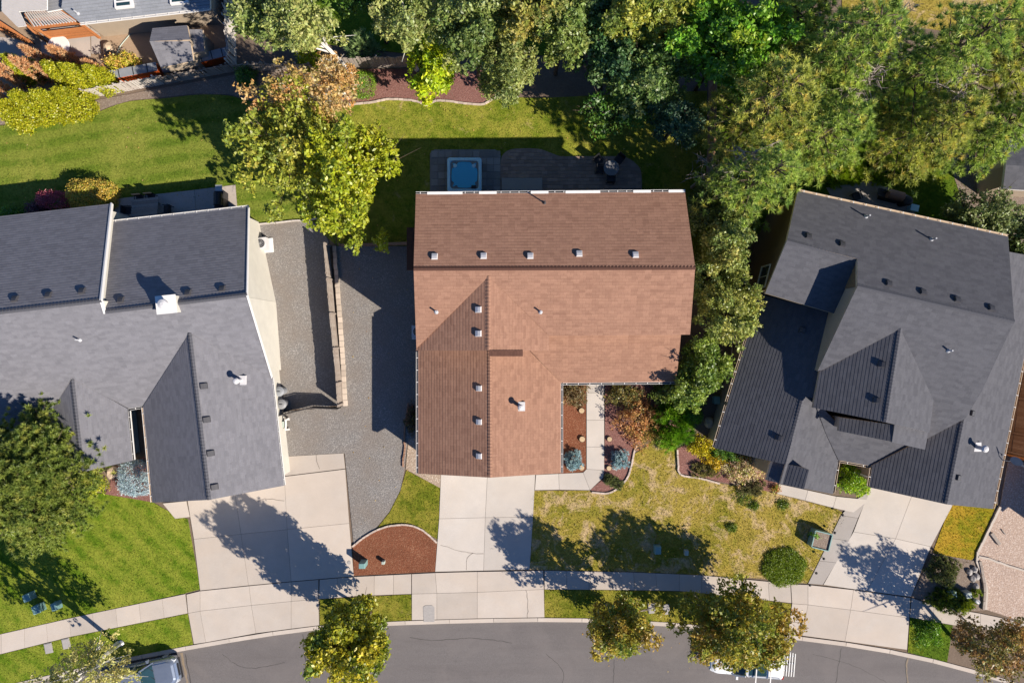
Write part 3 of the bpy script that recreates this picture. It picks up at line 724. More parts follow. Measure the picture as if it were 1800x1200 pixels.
gx = m5.at(862, 838)
part('garage_door', box_vf((gx.x, m5.at(800, 834).y+0.4, 1.1), (4.9, 0.16, 2.2)), 'white', hb)
window(hb, (m5.at(735, 700).x+0.36, m5.at(735, 700).y, 1.5), (-1, 0), 1.1, 1.1)

# ---------------------------------------------------------------- grey-roofed house (left)
hl = thing('house', 'single storey house with grey shingle roof and cream siding at the left', 'house', P(230, 620))
SG = 'sh_grey'
l1 = plane_e((193, 391), (437, 364), 2.9, 0.58, (320, 530))
a1, b1 = l1.at(182, 548), l1.at(434, 518); b1.z = a1.z
slope(hl, l1, [(193, 391), (437, 364), (434, 518), (182, 548)], SG, 'white', [0.4, 0.5, 0, 0], wall='cream')
l3 = plane_r(a1, b1, 0.62, (300, 660))
slope(hl, l3, [(-120, 562), (177, 528), (182, 548), (434, 518), (478, 663), (333, 588), (252, 713), (224, 718), (126, 663), (96, 715), (60, 737), (-120, 760)], SG, 'sh_grey', [0, 0, 0, 0.5, 0, 0, 0.4, 0, 0, 0.4, 0.4, 0.3], wall='cream')
b2 = l3.at(177, 528); a2 = l3.at(-120, 562); a2.z = b2.z
l2 = plane_r(a2, b2, 0.58, (100, 400))
slope(hl, l2, [(-120, 394), (196, 358), (177, 528), (-120, 562)], SG, 'white', [0.4, 0.2, 0, 0.3], wall='cream')
l5 = plane_e((478, 663), (499, 853), 3.2, 0.54, (350, 760))
a5, b5 = l5.at(333, 586), l5.at(368, 878); b5.z = a5.z
slope(hl, l5, [(333, 586), (478, 663), (499, 853), (368, 878)], SG, 'sh_grey', [0, 0.6, 0.35, 0], wall='cream')
l4 = plane_r(a5, b5, 0.54, (260, 800))
slope(hl, l4, [(333, 586), (368, 878), (268, 883), (252, 713)], SG, 'sh_grey', [0, 0.35, 0.35, 0.3], wall='cream')
l7 = plane_e((224, 718), (233, 808), 2.85, 0.46, (140, 760))
a7, b7 = l7.at(126, 663), l7.at(146, 829); b7.z = a7.z
slope(hl, l7, [(126, 663), (224, 718), (233, 809), (146, 829)], SG, 'sh_grey', [0, 1.1, 0.3, 0], wall='cream')
l6 = plane_r(a7, b7, 0.46, (100, 760))
slope(hl, l6, [(126, 663), (146, 829), (104, 838), (84, 722)], SG, 'sh_grey', [0, 0.3, 0.35, 0], wall='cream')
for a, b in ((a1, b1), (a2, b2)): ridge_caps(hl, a, b, 'sh_dark')
for a, b in ((b5, a5), (b7, a7)): ridge_caps(hl, a, b, 'sh_dark')
gutter(hl, l1.at(193, 391), l1.at(437, 364), (0, 1), inner='white'); gutter(hl, l4.at(252, 716), l4.at(268, 882), (-1, 0), inner='tantrim'); gutter(hl, l7.at(225, 722), l7.at(233, 808), (1, 0))
gutter(hl, l3.at(226, 718), l3.at(250, 714), (0, -1))
def rake(house, A, B, mat='white', w_=0.09, h=0.2):
    A, B = Vector(A), Vector(B); part('rake_board', bar_vf(A+Vector((0, 0, -0.04)), B+Vector((0, 0, -0.04)), w_, h), mat, house)
rake(hl, l2.at(196, 358), l2.at(177, 528)); rake(hl, l1.at(437, 364), l1.at(434, 518), w_=0.05); rake(hl, l3.at(178, 530), l3.at(184, 550)); rake(hl, l3.at(434, 518), l3.at(478, 663), w_=0.05); gutter(hl, l5.at(478, 664), l5.at(499, 852), (1, -0.1), w_=0.08)
for x, y in ((27, 525), (86, 518), (145, 511), (213, 527), (331, 514), (391, 507)): roof_vent(hl, (l2 if x < 180 else l1).at(x, y), l2 if x < 180 else l1, 'vent_d', 0.36)
for x, y in ((359, 678), (364, 737), (371, 796), (378, 855)): roof_vent(hl, l5.at(x, y), l5, 'vent_d', 0.36)
flue(hl, l5.at(424, 668), 0.8, 0.11); pipe(hl, l3.at(140, 597), 0.4)
# boxed chimney with a metal cap and round flue
cc = P(292, 535, 6.65)-Vector((0, 0, 1.44))
ch = part('chimney', box_vf((cc.x, cc.y, cc.z+0.75), (1.05, 0.95, 1.3), R(6)), 'cream', hl)
part('chimney_cap', box_vf((cc.x, cc.y, cc.z+1.44), (1.16, 1.06, 0.08), R(6)), 'white', ch)
part('flue', lathe_vf((cc.x, cc.y, cc.z+1.45), [(0.2, 0), (0.2, 0.35), (0.27, 0.36), (0.27, 0.46), (0.1, 0.52)], 14), 'vent_w', ch)
# east wall: a window and two hose outlets
pe = l5.at(470, 640)
def wallpt(y, z):                     # point on the east wall of this house
    a, b = l1.at(437, 364), l5.at(499, 853); f = (y-364)/(853-364)
    return Vector((a.x+(b.x-a.x)*f-0.5, a.y+(b.y-a.y)*f, z))
wn = ((l5.at(499, 853)-l1.at(437, 364)).to_2d()); wn = (-wn.y, wn.x) if -wn.y > 0 else (wn.y, -wn.x)
window(hl, wallpt(575, 1.55), wn, 1.5, 1.1)
for y in (480, 520): part('wall_vent', box_vf(wallpt(y, 0.7), (0.16, 0.16, 0.16), R(-6)), 'white', hl)
part('garage_door', bar_vf(l4.at(285, 876)+Vector((0.1, 0.32, -1.7)), l5.at(480, 852)+Vector((-0.2, 0.42, -1.7)), 0.1, 2.1), 'white', hl)

# ---------------------------------------------------------------- charcoal-roofed house (right)
hr = thing('house', 'large two storey house with charcoal roof of many gables and tan gutters at the right', 'house', P(1540, 650))
SD = 'sh_dark'
r1 = plane_e((1402, 336), (1772, 416), 5.3, 0.45, (1600, 520))
RA, RB = r1.at(1507, 503), r1.at(1783, 565); RB.z = RA.z
LA, LB = r1.at(1383, 423), r1.at(1507, 455); LB.z = LA.z
slope(hr, r1, [(1402, 336), (1772, 416), (1783, 565), (1507, 503), (1507, 455), (1383, 423)], SD, 'tantrim', [0.35, 0.3, 0, 0.05, 0, 0.3], wall='tan')
r2 = plane_r(LA, LB, 0.45, (1420, 530))
slope(hr, r2, [(1383, 423), (1507, 455), (1508, 482), (1480, 555), (1345, 515)], SD, 'tan2', [0, 0, 0, 0.35, 0.3], wall='tan')
r3 = plane_r(RA, RB, 0.45, (1600, 660))
slope(hr, r3, [(1507, 503), (1783, 565), (1743, 650), (1725, 689), (1697, 735), (1629, 771), (1640, 703), (1583, 578), (1446, 650), (1437, 652)], SD, 'tan2', [0, 0.2, 0.1, 0.1, 0, 0, 0, 0, 0, 0.1], wall='tan2')
fa = r3.at(1583, 578); q4 = P(1557, 742, fa.z)
r4 = plane_r(fa, q4, 0.45, (1450, 700)); r5 = plane_r(fa, q4, 0.45, (1640, 720))
slope(hr, r4, [(1583, 578), (1557, 742), (1429, 716), (1441, 652)], SD, 'tan2', [0, 0.3, 0.3, 0], wall='tan2')
slope(hr, r5, [(1583, 578), (1641, 703), (1634, 760), (1557, 742)], SD, 'tan2', [0, 0, 0.3, 0], wall='tan2')
r4b = Pl(r4.at(1475, 735)-Vector((0, 0, 1.2)), r4.n, 0.45)
slope(hr, r4b, [(1475, 733), (1574, 747), (1568, 776), (1474, 757)], SD, 'tan2', [0, 0, 0.2, 0.2], wall='tan2')
e5 = r4b.at(1574, 747); e5b = r4b.at(1568, 776); e5b.z = e5.z
r5b = plane_r(e5, e5b, 0.45, (1630, 780))
slope(hr, r5b, [(1574, 735), (1634, 745), (1626, 790), (1568, 777)], SD, 'tan2', [0, 0, 0.2, 0], wall='tan2')
r7 = plane_e((1806, 600), (1745, 893), 3.0, 0.45, (1650, 720))
ga, gb = r7.at(1694, 737), r7.at(1664, 885); gb.z = ga.z
slope(hr, r7, [(1694, 737), (1690, 690), (1730, 640), (1760, 440), (1840, 455), (1806, 600), (1745, 894), (1664, 886)], SD, 'tantrim', [0, 0, 0, 0.2, 0.35, 0.35, 0.35, 0], wall='tan2')
r8 = plane_r(ga, gb, 0.45, (1560, 830))
slope(hr, r8, [(1694, 737), (1664, 886), (1528, 856), (1533, 818), (1603, 782)], SD, 'tantrim', [0, 0.35, 0.35, 0, 0], wall='tan2')
r10 = plane_e((1337, 517), (1255, 787), 3.0, 0.45, (1420, 640))
wa, wb = r10.at(1412, 697), r10.at(1381, 816); wb.z = wa.z
slope(hr, r10, [(1337, 517), (1484, 556), (1440, 700), (1412, 697), (1381, 816), (1255, 787)], SD, 'tantrim', [0, 0, 0, 0, 0.3, 0.35], wall='tan2')
r9 = plane_r(wa, wb, 0.45, (1460, 800))
slope(hr, r9, [(1412, 697), (1450, 700), (1455, 760), (1474, 808), (1464, 868), (1371, 850), (1381, 816)], SD, 'tantrim', [0, 0, 0, 0.35, 0.3, 0, 0], wall='tan2')
r11 = Pl(r10.at(1355, 812)-Vector((0, 0, 0.25)), r10.n, 0.45)
slope(hr, r11, [(1355, 808), (1422, 825), (1413, 860), (1346, 843)], SD, 'tantrim', [0, 0, 0.3, 0.3], wall='tan2')
r9b = plane_e((1474, 808), (1533, 819), 3.0, 0.42, (1510, 740))
slope(hr, r9b, [(1430, 700), (1478, 750), (1570, 774), (1606, 783), (1533, 819), (1474, 808), (1452, 762)], SD, 'tantrim', [0, 0, 0, 0, 0.35, 0, 0], wall='tan2')
for A, B in ((RA, RB), (LA, LB)): ridge_caps(hr, A, B, 'sh_dark')
for A, B in ((q4, fa), (gb, ga), (wb, wa)): ridge_caps(hr, A, B, 'sh_dark')
gutter(hr, r1.at(1402, 336), r1.at(1772, 416), (0.2, 1), 'tantrim', 'tantrim'); gutter(hr, r7.at(1806, 600), r7.at(1745, 893), (1, -0.2), 'tantrim', 'tantrim')
gutter(hr, r10.at(1337, 517), r10.at(1278, 706), (-1, 0.2), 'tantrim'); gutter(hr, r10.at(1277, 712), r10.at(1256, 785), (-1, 0.2), 'tantrim')
gutter(hr, r9b.at(1476, 809), r9b.at(1532, 819), (0.2, -1), 'tantrim'); gutter(hr, r8.at(1533, 822), r8.at(1528, 854), (-1, 0.2), 'tantrim'); gutter(hr, r9.at(1473, 812), r9.at(1464, 866), (1, -.2), 'tantrim')
for x, y, pl in ((1421, 415, r1), (1480, 429, r1), (1562, 498, r1), (1622, 513, r1), (1682, 526, r1), (1742, 541, r1), (1549, 640, r4), (1540, 703, r4), (1368, 769, r10), (1410, 580, r10), (1709, 726, r7), (1684, 839, r7)):
    roof_vent(hr, pl.at(x, y), pl, 'vent_d', 0.34)
for x, y in ((1522, 381), (1637, 421)): pipe(hr, r1.at(x, y), 0.5, 0.05)
pipe(hr, r3.at(1667, 616), 0.4); flue(hr, r7.at(1716, 785), 0.8, 0.12)
wpt = r2.at(1345, 515); wp2 = r2.at(1383, 423)
wd_ = (wp2-wpt).to_2d().normalized(); wo = Vector((-wd_.y, wd_.x));
if wo.x > 0: wo = -wo
wc = wpt.to_2d().lerp(wp2.to_2d(), 0.42)-wo*0.3
window(hr, (wc.x, wc.y, 3.6), wo, 1.3, 1.4)
part('garage_door', bar_vf(r8.at(1540, 856)+Vector((0.0, 0.45, -1.6)), r8.at(1655, 882)+Vector((0, 0.45, -3.0)), 0.1, 2.1), 'white', hr)
# satellite dish on the east eave
dp = r7.at(1762, 808)
sd_ = thing('satellite_dish', 'grey satellite dish on a bent arm at the east eave of the charcoal roof', 'satellite dish', dp)
part('mast', tube_vf([dp-Vector((0, 0, 0.1)), dp+Vector((0.05, 0, 0.5)), dp+Vector((0.25, 0.1, 0.8))], [0.03, 0.03, 0.03], 8), 'steel', sd_)
dm = Matrix.Translation(dp+Vector((0.3, 0.12, 0.85))) @ Matrix.Rotation(R(-60), 4, 'Y') @ Matrix.Rotation(R(30), 4, 'X')
dv, df = lathe_vf((0, 0, 0), [(0.32, 0.1), (0.34, 0.1), (0.25, 0.045), (0.12, 0.01), (0.02, 0.0)], 18)
part('dish', ([dm @ Vector(v) for v in dv], df), 'tarp', sd_)
part('feed_arm', tube_vf([dp+Vector((0.25, 0.1, 0.7)), dp+Vector((0.75, -0.25, 0.75))], [0.02, 0.02], 6), 'steel', sd_)
part('feed_horn', tube_vf([dp+Vector((0.7, -0.2, 0.7)), dp+Vector((0.8, -0.28, 0.85))], [0.05, 0.06], 8), 'steel', sd_)

# ---------------------------------------------------------------- other buildings at the edges
ht = thing('house', 'pale grey roofed house with skylight in the top left corner', 'house', P(260, -30))
t1 = plane_e((140, 40), (369, 14), 2.7, 0.3, (250, -60))
slope(ht, t1, [(108, 15), (140, 40), (369, 14), (369, -160), (130, -160)], 'sh_pale', 'white', [0.2, 0.3, 0.25, 0.2, 0.2], wall='tan2')
gutter(ht, t1.at(140, 40), t1.at(369, 14), (0, -1), inner='white')
skp = t1.at(219, 6)
for x, y in ((219, 5), (316, -2)):
    p = t1.at(x, y)
    fr = part('skylight', box_vf((p.x, p.y, p.z+0.06), (1.15, 0.75, 0.2), R(6)), 'white', ht)
    for dy in (-0.16, 0.16): part('pane', box_vf((p.x, p.y+dy, p.z+0.165), (0.85, 0.2, 0.02), R(6)), 'carglass', fr)
pipe(ht, t1.at(137, 24), 0.4)
t2 = plane_e((82, 21), (108, 16), 2.6, 0.12, (100, -40))
slope(ht, t2, [(82, 21), (108, 16), (135, 1), (140, -160), (82, -160)], 'greysteel', 'white', thick=0.12, wall='tan2', inset=[0.2]*5, name='roof_panel')
t3 = plane_e((5, 28), (45, 45), 2.9, 0.1, (40, -60))
slope(ht, t3, [(3, -160), (3, 20), (30, 47), (45, 45), (33, 20), (82, 17), (82, -160)], 'palemetal', 'white', thick=0.12, name='roof_panel')
# shed among the conifers behind the fence
hs = thing('shed', 'blue grey gabled garden shed under a tree behind the picket fence', 'shed', P(305, 85))
s1 = plane_e((283, 119), (340, 107), 2.1, 0.45, (300, 70))
sa, sb = s1.at(263, 73), s1.at(334, 70); sb.z = sa.z
slope(hs, s1, [(283, 119), (340, 107), (334, 70), (263, 73)], 'sh_grey', 'tantrim', [0.15, 0.12, 0, 0.12], wall='tan2')
s2 = plane_r(sa, sb, 0.45, (295, 45))
slope(hs, s2, [(263, 73), (334, 70), (329, 45), (268, 50)], 'sh_grey', 'tantrim', [0, 0.12, 0.15, 0.12], wall='tan2')
s3 = plane_e((358, 90), (356, 52), 1.8, 0.2, (335, 70))
slope(hs, s3, [(336, 94), (359, 90), (356, 52), (333, 52)], 'sh_grey', 'tantrim', [0.1]*4, wall='tan2')
hq = thing('shed', 'dark roofed tan shed at the right edge behind the charcoal roofed house', 'shed', P(1760, 300))
q1 = plane_e((1763, 332), (1860, 338), 2.5, 0.35, (1800, 290))
qa, qb = q1.at(1768, 290), q1.at(1866, 294); qb.z = qa.z
slope(hq, q1, [(1763, 332), (1860, 338), (1866, 294), (1768, 290)], 'sh_dark', 'white', [0.2, 0.2, 0, 0.1], wall='tan2')
q2 = plane_r(qa, qb, 0.35, (1800, 260))
slope(hq, q2, [(1768, 290), (1866, 294), (1868, 250), (1771, 246)], 'sh_dark', 'white', [0, 0.2, 0.2, 0.1], wall='tan2')
hx = thing('shed', 'small blue roofed shed almost hidden between the rear trees', 'shed', P(1020, 75))
x1 = plane_e((1008, 88), (1042, 86), 2.2, 0.3, (1025, 60))
slope(hx, x1, [(1006, 88), (1044, 85), (1042, 55), (1008, 57)], 'sh_pale', 'tantrim', [0.1]*4, wall='tan2')
hn = thing('house', 'grey roofed house just beyond the right edge, shading the pink gravel', 'house', P(1990, 800))
n1 = plane_e((1925, 560), (1915, 985), 3.0, 0.45, (2050, 760))
na, nb_ = n1.at(2070, 560), n1.at(2060, 1000); nb_.z = na.z
slope(hn, n1, [(1925, 560), (2070, 560), (2060, 1000), (1915, 985)], 'sh_grey', 'tantrim', [0.3, 0, 0.3, 0.4], wall='tan2')
n2_ = plane_r(na, nb_, 0.45, (2200, 760))
slope(hn, n2_, [(2070, 560), (2060, 1000), (2210, 1000), (2220, 560)], 'sh_grey', 'tantrim', [0, 0.3, 0.4, 0.3], wall='tan2')
# ================================================================== FENCES
def fence(label, px, h=1.75, bw=0.14, gap=0.004, mat='fence', post_every=16, rails=2, side=1, lean=0.02, name='fence', cap=False):
    pts = resample([P(x, y) for x, y in px], bw+gap)
    c = (pts[0]+pts[-1])/2
    t_ = thing(name, label, 'fence', (c.x, c.y, 0))
    me = mesh('board', *box_vf((0, 0, h/2), (bw+(0.012 if gap < 0.01 else 0), 0.02, h)), mat)
    for i, (a, b) in enumerate(zip(pts, pts[1:])):
        m_ = (a+b)/2; d = b-a
        link('board', me, t_, (m_.x, m_.y, rnd.uniform(-0.03, 0.02)), (rnd.gauss(0, lean), rnd.gauss(0, lean*0.5), math.atan2(d.y, d.x)+rnd.gauss(0, lean)))
        if i % post_every == 0 or i == len(pts)-2:
            n = Vector((-d.y, d.x, 0)).normalized()*side
            part('post', box_vf((a.x+n.x*0.07, a.y+n.y*0.07, h/2+0.03), (0.1, 0.1, h+0.06), math.atan2(d.y, d.x)), mat, t_)
    ks = list(range(0, len(pts), post_every))+[len(pts)-1]
    for k0_, k1_ in zip(ks, ks[1:]):
        if k1_ <= k0_: continue
        a, b = pts[k0_], pts[k1_]; d = b-a; n = Vector((-d.y, d.x, 0)).normalized()*side
        for z in ((0.3, h-0.25) if rails == 2 else (h-0.2,)):
            part('rail', bar_vf((a.x+n.x*0.035, a.y+n.y*0.035, z), (b.x+n.x*0.035, b.y+n.y*0.035, z), 0.045, 0.09), mat, t_)
        if cap: part('cap_board', bar_vf((a.x, a.y, h+0.03), (b.x, b.y, h+0.03), 0.13, 0.035), mat, t_)
    return t_
fence('whitewashed board fence behind the golden conifers and dirt bed', [(163, 172), (215, 162), (290, 148)], 1.35, 0.13, 0.04, mat='fence', side=1)
fence('shaded board fence behind the shed and the orange tree', [(292, 148), (345, 138), (410, 126), (470, 124), (555, 126)], 1.2, mat='fence_grey', side=1, lean=0.05)
fence('weathered slat fence above the red mulch bed', [(600, 122), (650, 120), (722, 118)], 1.75, 0.15, 0.02, 'fence_grey', side=1)
fence('grey board fence running up from the shed corner', [(416, 122), (414, 60), (408, -20)], 1.7, mat='fence', side=1, lean=0.05)
fence('tall brown board fence dividing the two gravel side yards', [(579, 433), (590, 560), (600, 660), (603, 712)], 1.5, 0.14, mat='fence_grey', side=1, lean=0.006)
fence('low rust brown fence across the top of the gravel parking strip', [(602, 434), (728, 430)], 0.9, mat='fence_red', side=1, cap=True)
fence('dark board fence beside the pines right of the rear lawn', [(1246, 130), (1244, 240), (1240, 345), (1238, 420)], 1.7, mat='fence_red', side=1, cap=True)
fence('brown board fence along the east side of the charcoal roofed house', [(1795, 640), (1782, 720), (1771, 797)], 1.75, mat='fence_red', side=-1, cap=True)
fence('short brown board fence across the passage above the pink gravel', [(1768, 800), (1800, 807), (1850, 815)], 1.75, mat='fence_or', side=1, cap=True)
# low block wall next to the dividing fence
bwall = thing('block_wall', 'low pale block wall beside the dividing fence on the gravel', 'wall', P(598, 570))
pts = resample([P(x, y) for x, y in [(589, 433), (597, 540), (603, 620), (608, 713)]], 0.4)
for a, b in zip(pts, pts[1:]):
    m_ = (a+b)/2; d = b-a
    part('block', box_vf((m_.x+rnd.uniform(-.012, .012), m_.y, 0.13), (d.length-0.02, 0.24, 0.3+rnd.uniform(-.02, .02)), math.atan2(d.y, d.x)+rnd.gauss(0, 0.02)), 'block', bwall)
edging('timber_edging', [(450, 395), (500, 390), (550, 386), (578, 382)], 0.09, 0.12, 1.2, 'fence', 'pale timber edge between lawn and gravel side yard', 0.0)
# thin metal gate across the gravel
gt = thing('gate', 'thin dark metal gate across the gravel between house and fence', 'gate', P(548, 716))
ga_, gb_ = P(497, 728), P(553, 714); gc_ = P(600, 716)
for a, b in ((ga_, gb_), (gb_, gc_)):
    for z in (0.15, 1.1): part('rail', tube_vf([(a.x, a.y, z), (b.x, b.y, z)], [0.035, 0.035], 8), 'darktrim', gt)
    n_ = 9
    for i in range(n_+1):
        p = a.lerp(b, i/n_); part('bar', tube_vf([(p.x, p.y, 0), (p.x, p.y, 1.1)], [0.014, 0.014], 6), 'darktrim', gt)
    part('panel', bar_vf((a.x, a.y, 0.6), (b.x, b.y, 0.6), 0.015, 0.85), 'black', gt)

# ================================================================== YARD OBJECTS
def ac_unit(c, label, rz=0.0):
    t_ = thing('air_conditioner', label, 'air conditioner', c)
    part('pad', box_vf((c[0]+0.04, c[1]-0.04, 0.05), (1.05, 0.95, 0.1), rz), 'white', t_)
    part('cabinet', box_vf((c[0], c[1], 0.47), (0.78, 0.78, 0.75), rz), 'vent_w', t_)
    part('top_panel', lathe_vf((c[0], c[1], 0.85), [(0.36, 0), (0.36, 0.03), (0.3, 0.035)], 24), 'vent_w', t_)
    part('fan_grille', lathe_vf((c[0], c[1], 0.88), [(0.29, 0), (0.29, 0.02), (0.05, 0.03)], 24), 'vent_d', t_)
    part('fan_guard', cat_vf(*[tube_vf([(c[0]+0.29*math.cos(a), c[1]+0.29*math.sin(a), 0.93), (c[0]-0.29*math.cos(a), c[1]-0.29*math.sin(a), 0.93)], [0.008, 0.008], 4) for a in np.linspace(0, math.pi, 7)[:-1]]), 'steel', t_)
ac_unit(P(466, 431), 'white air conditioner on a pad beside the grey roofed house', R(5))
ac_unit(P(737, 583), 'pale air conditioner in the shade beside the brown roofed house')
def wheelie(px, label, mat):
    c = P(*px); t_ = thing('trash_can', label, 'trash can', c)
    part('barrel', lathe_vf(c, [(0.24, 0), (0.3, 0.85), (0.31, 0.9)], 18), mat, t_)
    part('lid', lathe_vf((c.x, c.y, 0.9), [(0.33, 0), (0.33, 0.05), (0.2, 0.12), (0.05, 0.14)], 18), mat, t_)
    part('lid_handle', bar_vf((c.x-0.1, c.y, 1.07), (c.x+0.1, c.y, 1.07), 0.03, 0.03), 'black', t_)
wheelie((499, 686), 'grey round trash can beside the cream wall, farther from the gate', 'tarp'); wheelie((503, 708), 'dark round trash can beside the cream wall, next to the gate', 'greysteel')
c = P(505, 744); t_ = thing('hose_reel', 'white hose reel by the cream wall above the left driveway', 'hose reel', c)
part('frame', cat_vf(bar_vf((c.x+.1, c.y+.35, .6), (c.x+.1, c.y-.35, .6), .09, .09), bar_vf((c.x+.1, c.y+.35, .6), (c.x+.1, c.y+.35, 0), .09, .09), bar_vf((c.x+.1, c.y-.35, .6), (c.x+.1, c.y-.35, 0), .09, .09), bar_vf((c.x+.1, c.y+.33, .6), (c.x+.35, c.y+.33, .6), .08, .08), bar_vf((c.x+.1, c.y-.33, .6), (c.x+.35, c.y-.33, .6), .08, .08)), 'white', t_)
part('drum', tube_vf([(c.x-.1, c.y-.2, .4), (c.x-.1, c.y+.2, .4)], [.2, .2], 14), 'ubox2', t_)
part('hose', tube_vf([(c.x-.1, c.y+.2, .45), (c.x-.3, c.y+.5, .05), (c.x-.6, c.y+.8, .03)], [.025]*3, 6), 'darktrim', t_)

# hot tub on its paver pad
c = P(818, 313)
pad = tagit(bpy.data.objects.new('hot_tub_pad', None), kind='structure'); C.objects.link(pad); ORG[pad] = Vector((0, 0, 0))
part('pad_bed', slab_vf(insetq([(v.x, v.y) for v in G([(756, 270), (764, 263), (870, 263), (880, 270), (880, 352), (756, 352)])], 0.0), -0.1, 0.03), 'paver2', pad)
for i in range(10):
    for j in range(7):
        x = 758+i*12.2; y = 265+j*12.4
        a = G([(x, y), (x+12.2, y), (x+12.2, y+12.4), (x, y+12.4)])
        part('paver', slab_vf(insetq([(v.x, v.y) for v in a], 0.02), 0.0, 0.055+rnd.uniform(0, 0.008)), 'paver2', pad)
tub = thing('hot_tub', 'square hot tub with bright blue water behind the brown roofed house', 'hot tub', c)
def rring(s, z, r=0.25, n=5):
    o = []
    for cx_, cy_, a0 in ((1, 1, 0), (-1, 1, 90), (-1, -1, 180), (1, -1, 270)):
        for k in range(n+1):
            a = R(a0+90*k/n); o.append((c.x+cx_*(s-r)+r*math.cos(a), c.y+cy_*(s-r)+r*math.sin(a), z))
    return o
def loft(rings, close_top=True, close_bot=True):
    n = len(rings[0]); V = [v for r_ in rings for v in r_]; F = []
    for i in range(len(rings)-1):
        for k in range(n): F.append((i*n+k, i*n+(k+1) % n, (i+1)*n+(k+1) % n, (i+1)*n+k))
    if close_bot: F.append(tuple(range(n))[::-1])
    if close_top: F.append(tuple(range((len(rings)-1)*n, len(rings)*n)))
    return V, F
part('cabinet', loft([rring(1.12, 0.05, .1), rring(1.12, 0.82, .1)]), 'tubside', tub)
part('shell', loft([rring(1.13, 0.8, .16), rring(1.13, 0.9, .16), rring(0.98, 0.93, .2), rring(0.94, 0.9, .2), rring(0.88, 0.6, .25), rring(.6, .4, .3)], True, False), 'tubshell', tub)
def lobed(s, z, n=56): return [(c.x+s*(1+0.1*math.cos(8*a))*abs(math.cos(a))**.35*math.copysign(1, math.cos(a)), c.y+s*(1+0.1*math.cos(8*a))*abs(math.sin(a))**.35*math.copysign(1, math.sin(a)), z) for a in np.linspace(0, 2*math.pi, n, endpoint=False)+0.01]
wv = lobed(0.79, 0.87); part('water', (wv, [tuple(range(len(wv)))]), 'water', tub)
for dx, dy in ((-.62, .6), (.62, .6)): part('headrest', lathe_vf((c.x+dx, c.y+dy, .84), [(.13, 0), (.13, .04), (.09, .06)], 12), 'tubshell', tub)
part('control_panel', box_vf((c.x+.62, c.y-.8, .93), (.3, .2, .05)), 'black', tub)
# brown paver patio
pat = tagit(bpy.data.objects.new('paver_patio', None), kind='structure'); C.objects.link(pat); ORG[pat] = Vector((0, 0, 0))
outl = smooth_line([(880, 360), (880, 290), (886, 270), (905, 262), (945, 262), (965, 268), (985, 275), (1010, 275), (1060, 275), (1095, 276), (1115, 286), (1127, 305), (1128, 360)], 5)
op = [(v.x, v.y) for v in G(outl)]
part('patio_bed', slab_vf(op, -0.1, 0.052), 'paver', pat)
def inside(x, y, poly):
    r_ = False; j = len(poly)-1
    for i in range(len(poly)):
        if (poly[i][1] > y) != (poly[j][1] > y) and x < (poly[j][0]-poly[i][0])*(y-poly[i][1])/(poly[j][1]-poly[i][1])+poly[i][0]: r_ = not r_
        j = i
    return r_
pm = mesh('paver', *box_vf((0, 0, 0.02), (0.335, 0.225, 0.06)), 'paver')
xs = [p[0] for p in op]; ys = [p[1] for p in op]; y = min(ys); row = 0; cnt = 0; rest = []
while y < max(ys):
    x = min(xs)-(0.17 if row % 2 else 0)
    while x < max(xs):
        if all(inside(x+dx, y+dy, op) for dx in (-.15, .15) for dy in (-.1, .1)):
            z = 0.045+rnd.uniform(0, 0.008)
            if y > P(0, 330).y and cnt < 290: link('paver', pm, pat, (x, y, z)); cnt += 1
            else: rest.append(box_vf((x, y, z+0.02), (0.335, 0.225, 0.06)))
        x += 0.35
    y += 0.24; row += 1
tagit(part('paver_field', cat_vf(*rest), 'paver', pat), kind='stuff')
solo('step', slab_vf(insetq([(v.x, v.y) for v in G([(882, 314), (953, 314), (953, 352), (882, 352)])], 0.0), 0.0, 0.22), 'conc3', 'grey concrete doorstep on the brown paver patio', 'step', P(917, 330))
# patio table and chairs
def pchair(px, rz, label, mat='black', group=None):
    c = P(*px); t_ = thing('patio_chair', label, 'chair', c, group); t_.rotation_euler = (0, 0, rz)
    def lp(name, vf): o = link(name, mesh(name, vf[0], vf[1], mat), t_, ORG[t_]); return o
    lp('seat', box_vf((0, 0, .42), (.5, .5, .05))); lp('backrest', box_vf((0, .25, .72), (.5, .05, .55)))
    for sx in (-1, 1):
        for sy in (-1, 1): lp('leg', box_vf((sx*.22, sy*.22, .2), (.04, .04, .4)))
        lp('armrest', box_vf((sx*.26, 0, .62), (.05, .5, .04)))
c = P(1072, 300); t_ = thing('patio_table', 'round glass topped table among dark chairs on the brown paver patio', 'table', c)
part('table_top', lathe_vf((c.x, c.y, .7), [(.5, 0), (.52, .02), (.5, .04)], 22), 'greysteel', t_); part('pedestal', tube_vf([(c.x, c.y, 0.05), (c.x, c.y, .7)], [.06, .06], 8), 'black', t_); part('foot', lathe_vf((c.x, c.y, .05), [(.3, 0), (.28, .04), (.08, .07)], 14), 'black', t_)
pchair((1053, 301), R(85), 'dark patio chair left of the round patio table'); pchair((1072, 318), R(175), 'dark patio chair at the house side of the round patio table'); pchair((1087, 283), R(-40), 'dark patio chair at the lawn side of the round patio table'); pchair((1050, 285), R(40), 'dark patio chair nearest the lawn, left of the round table')
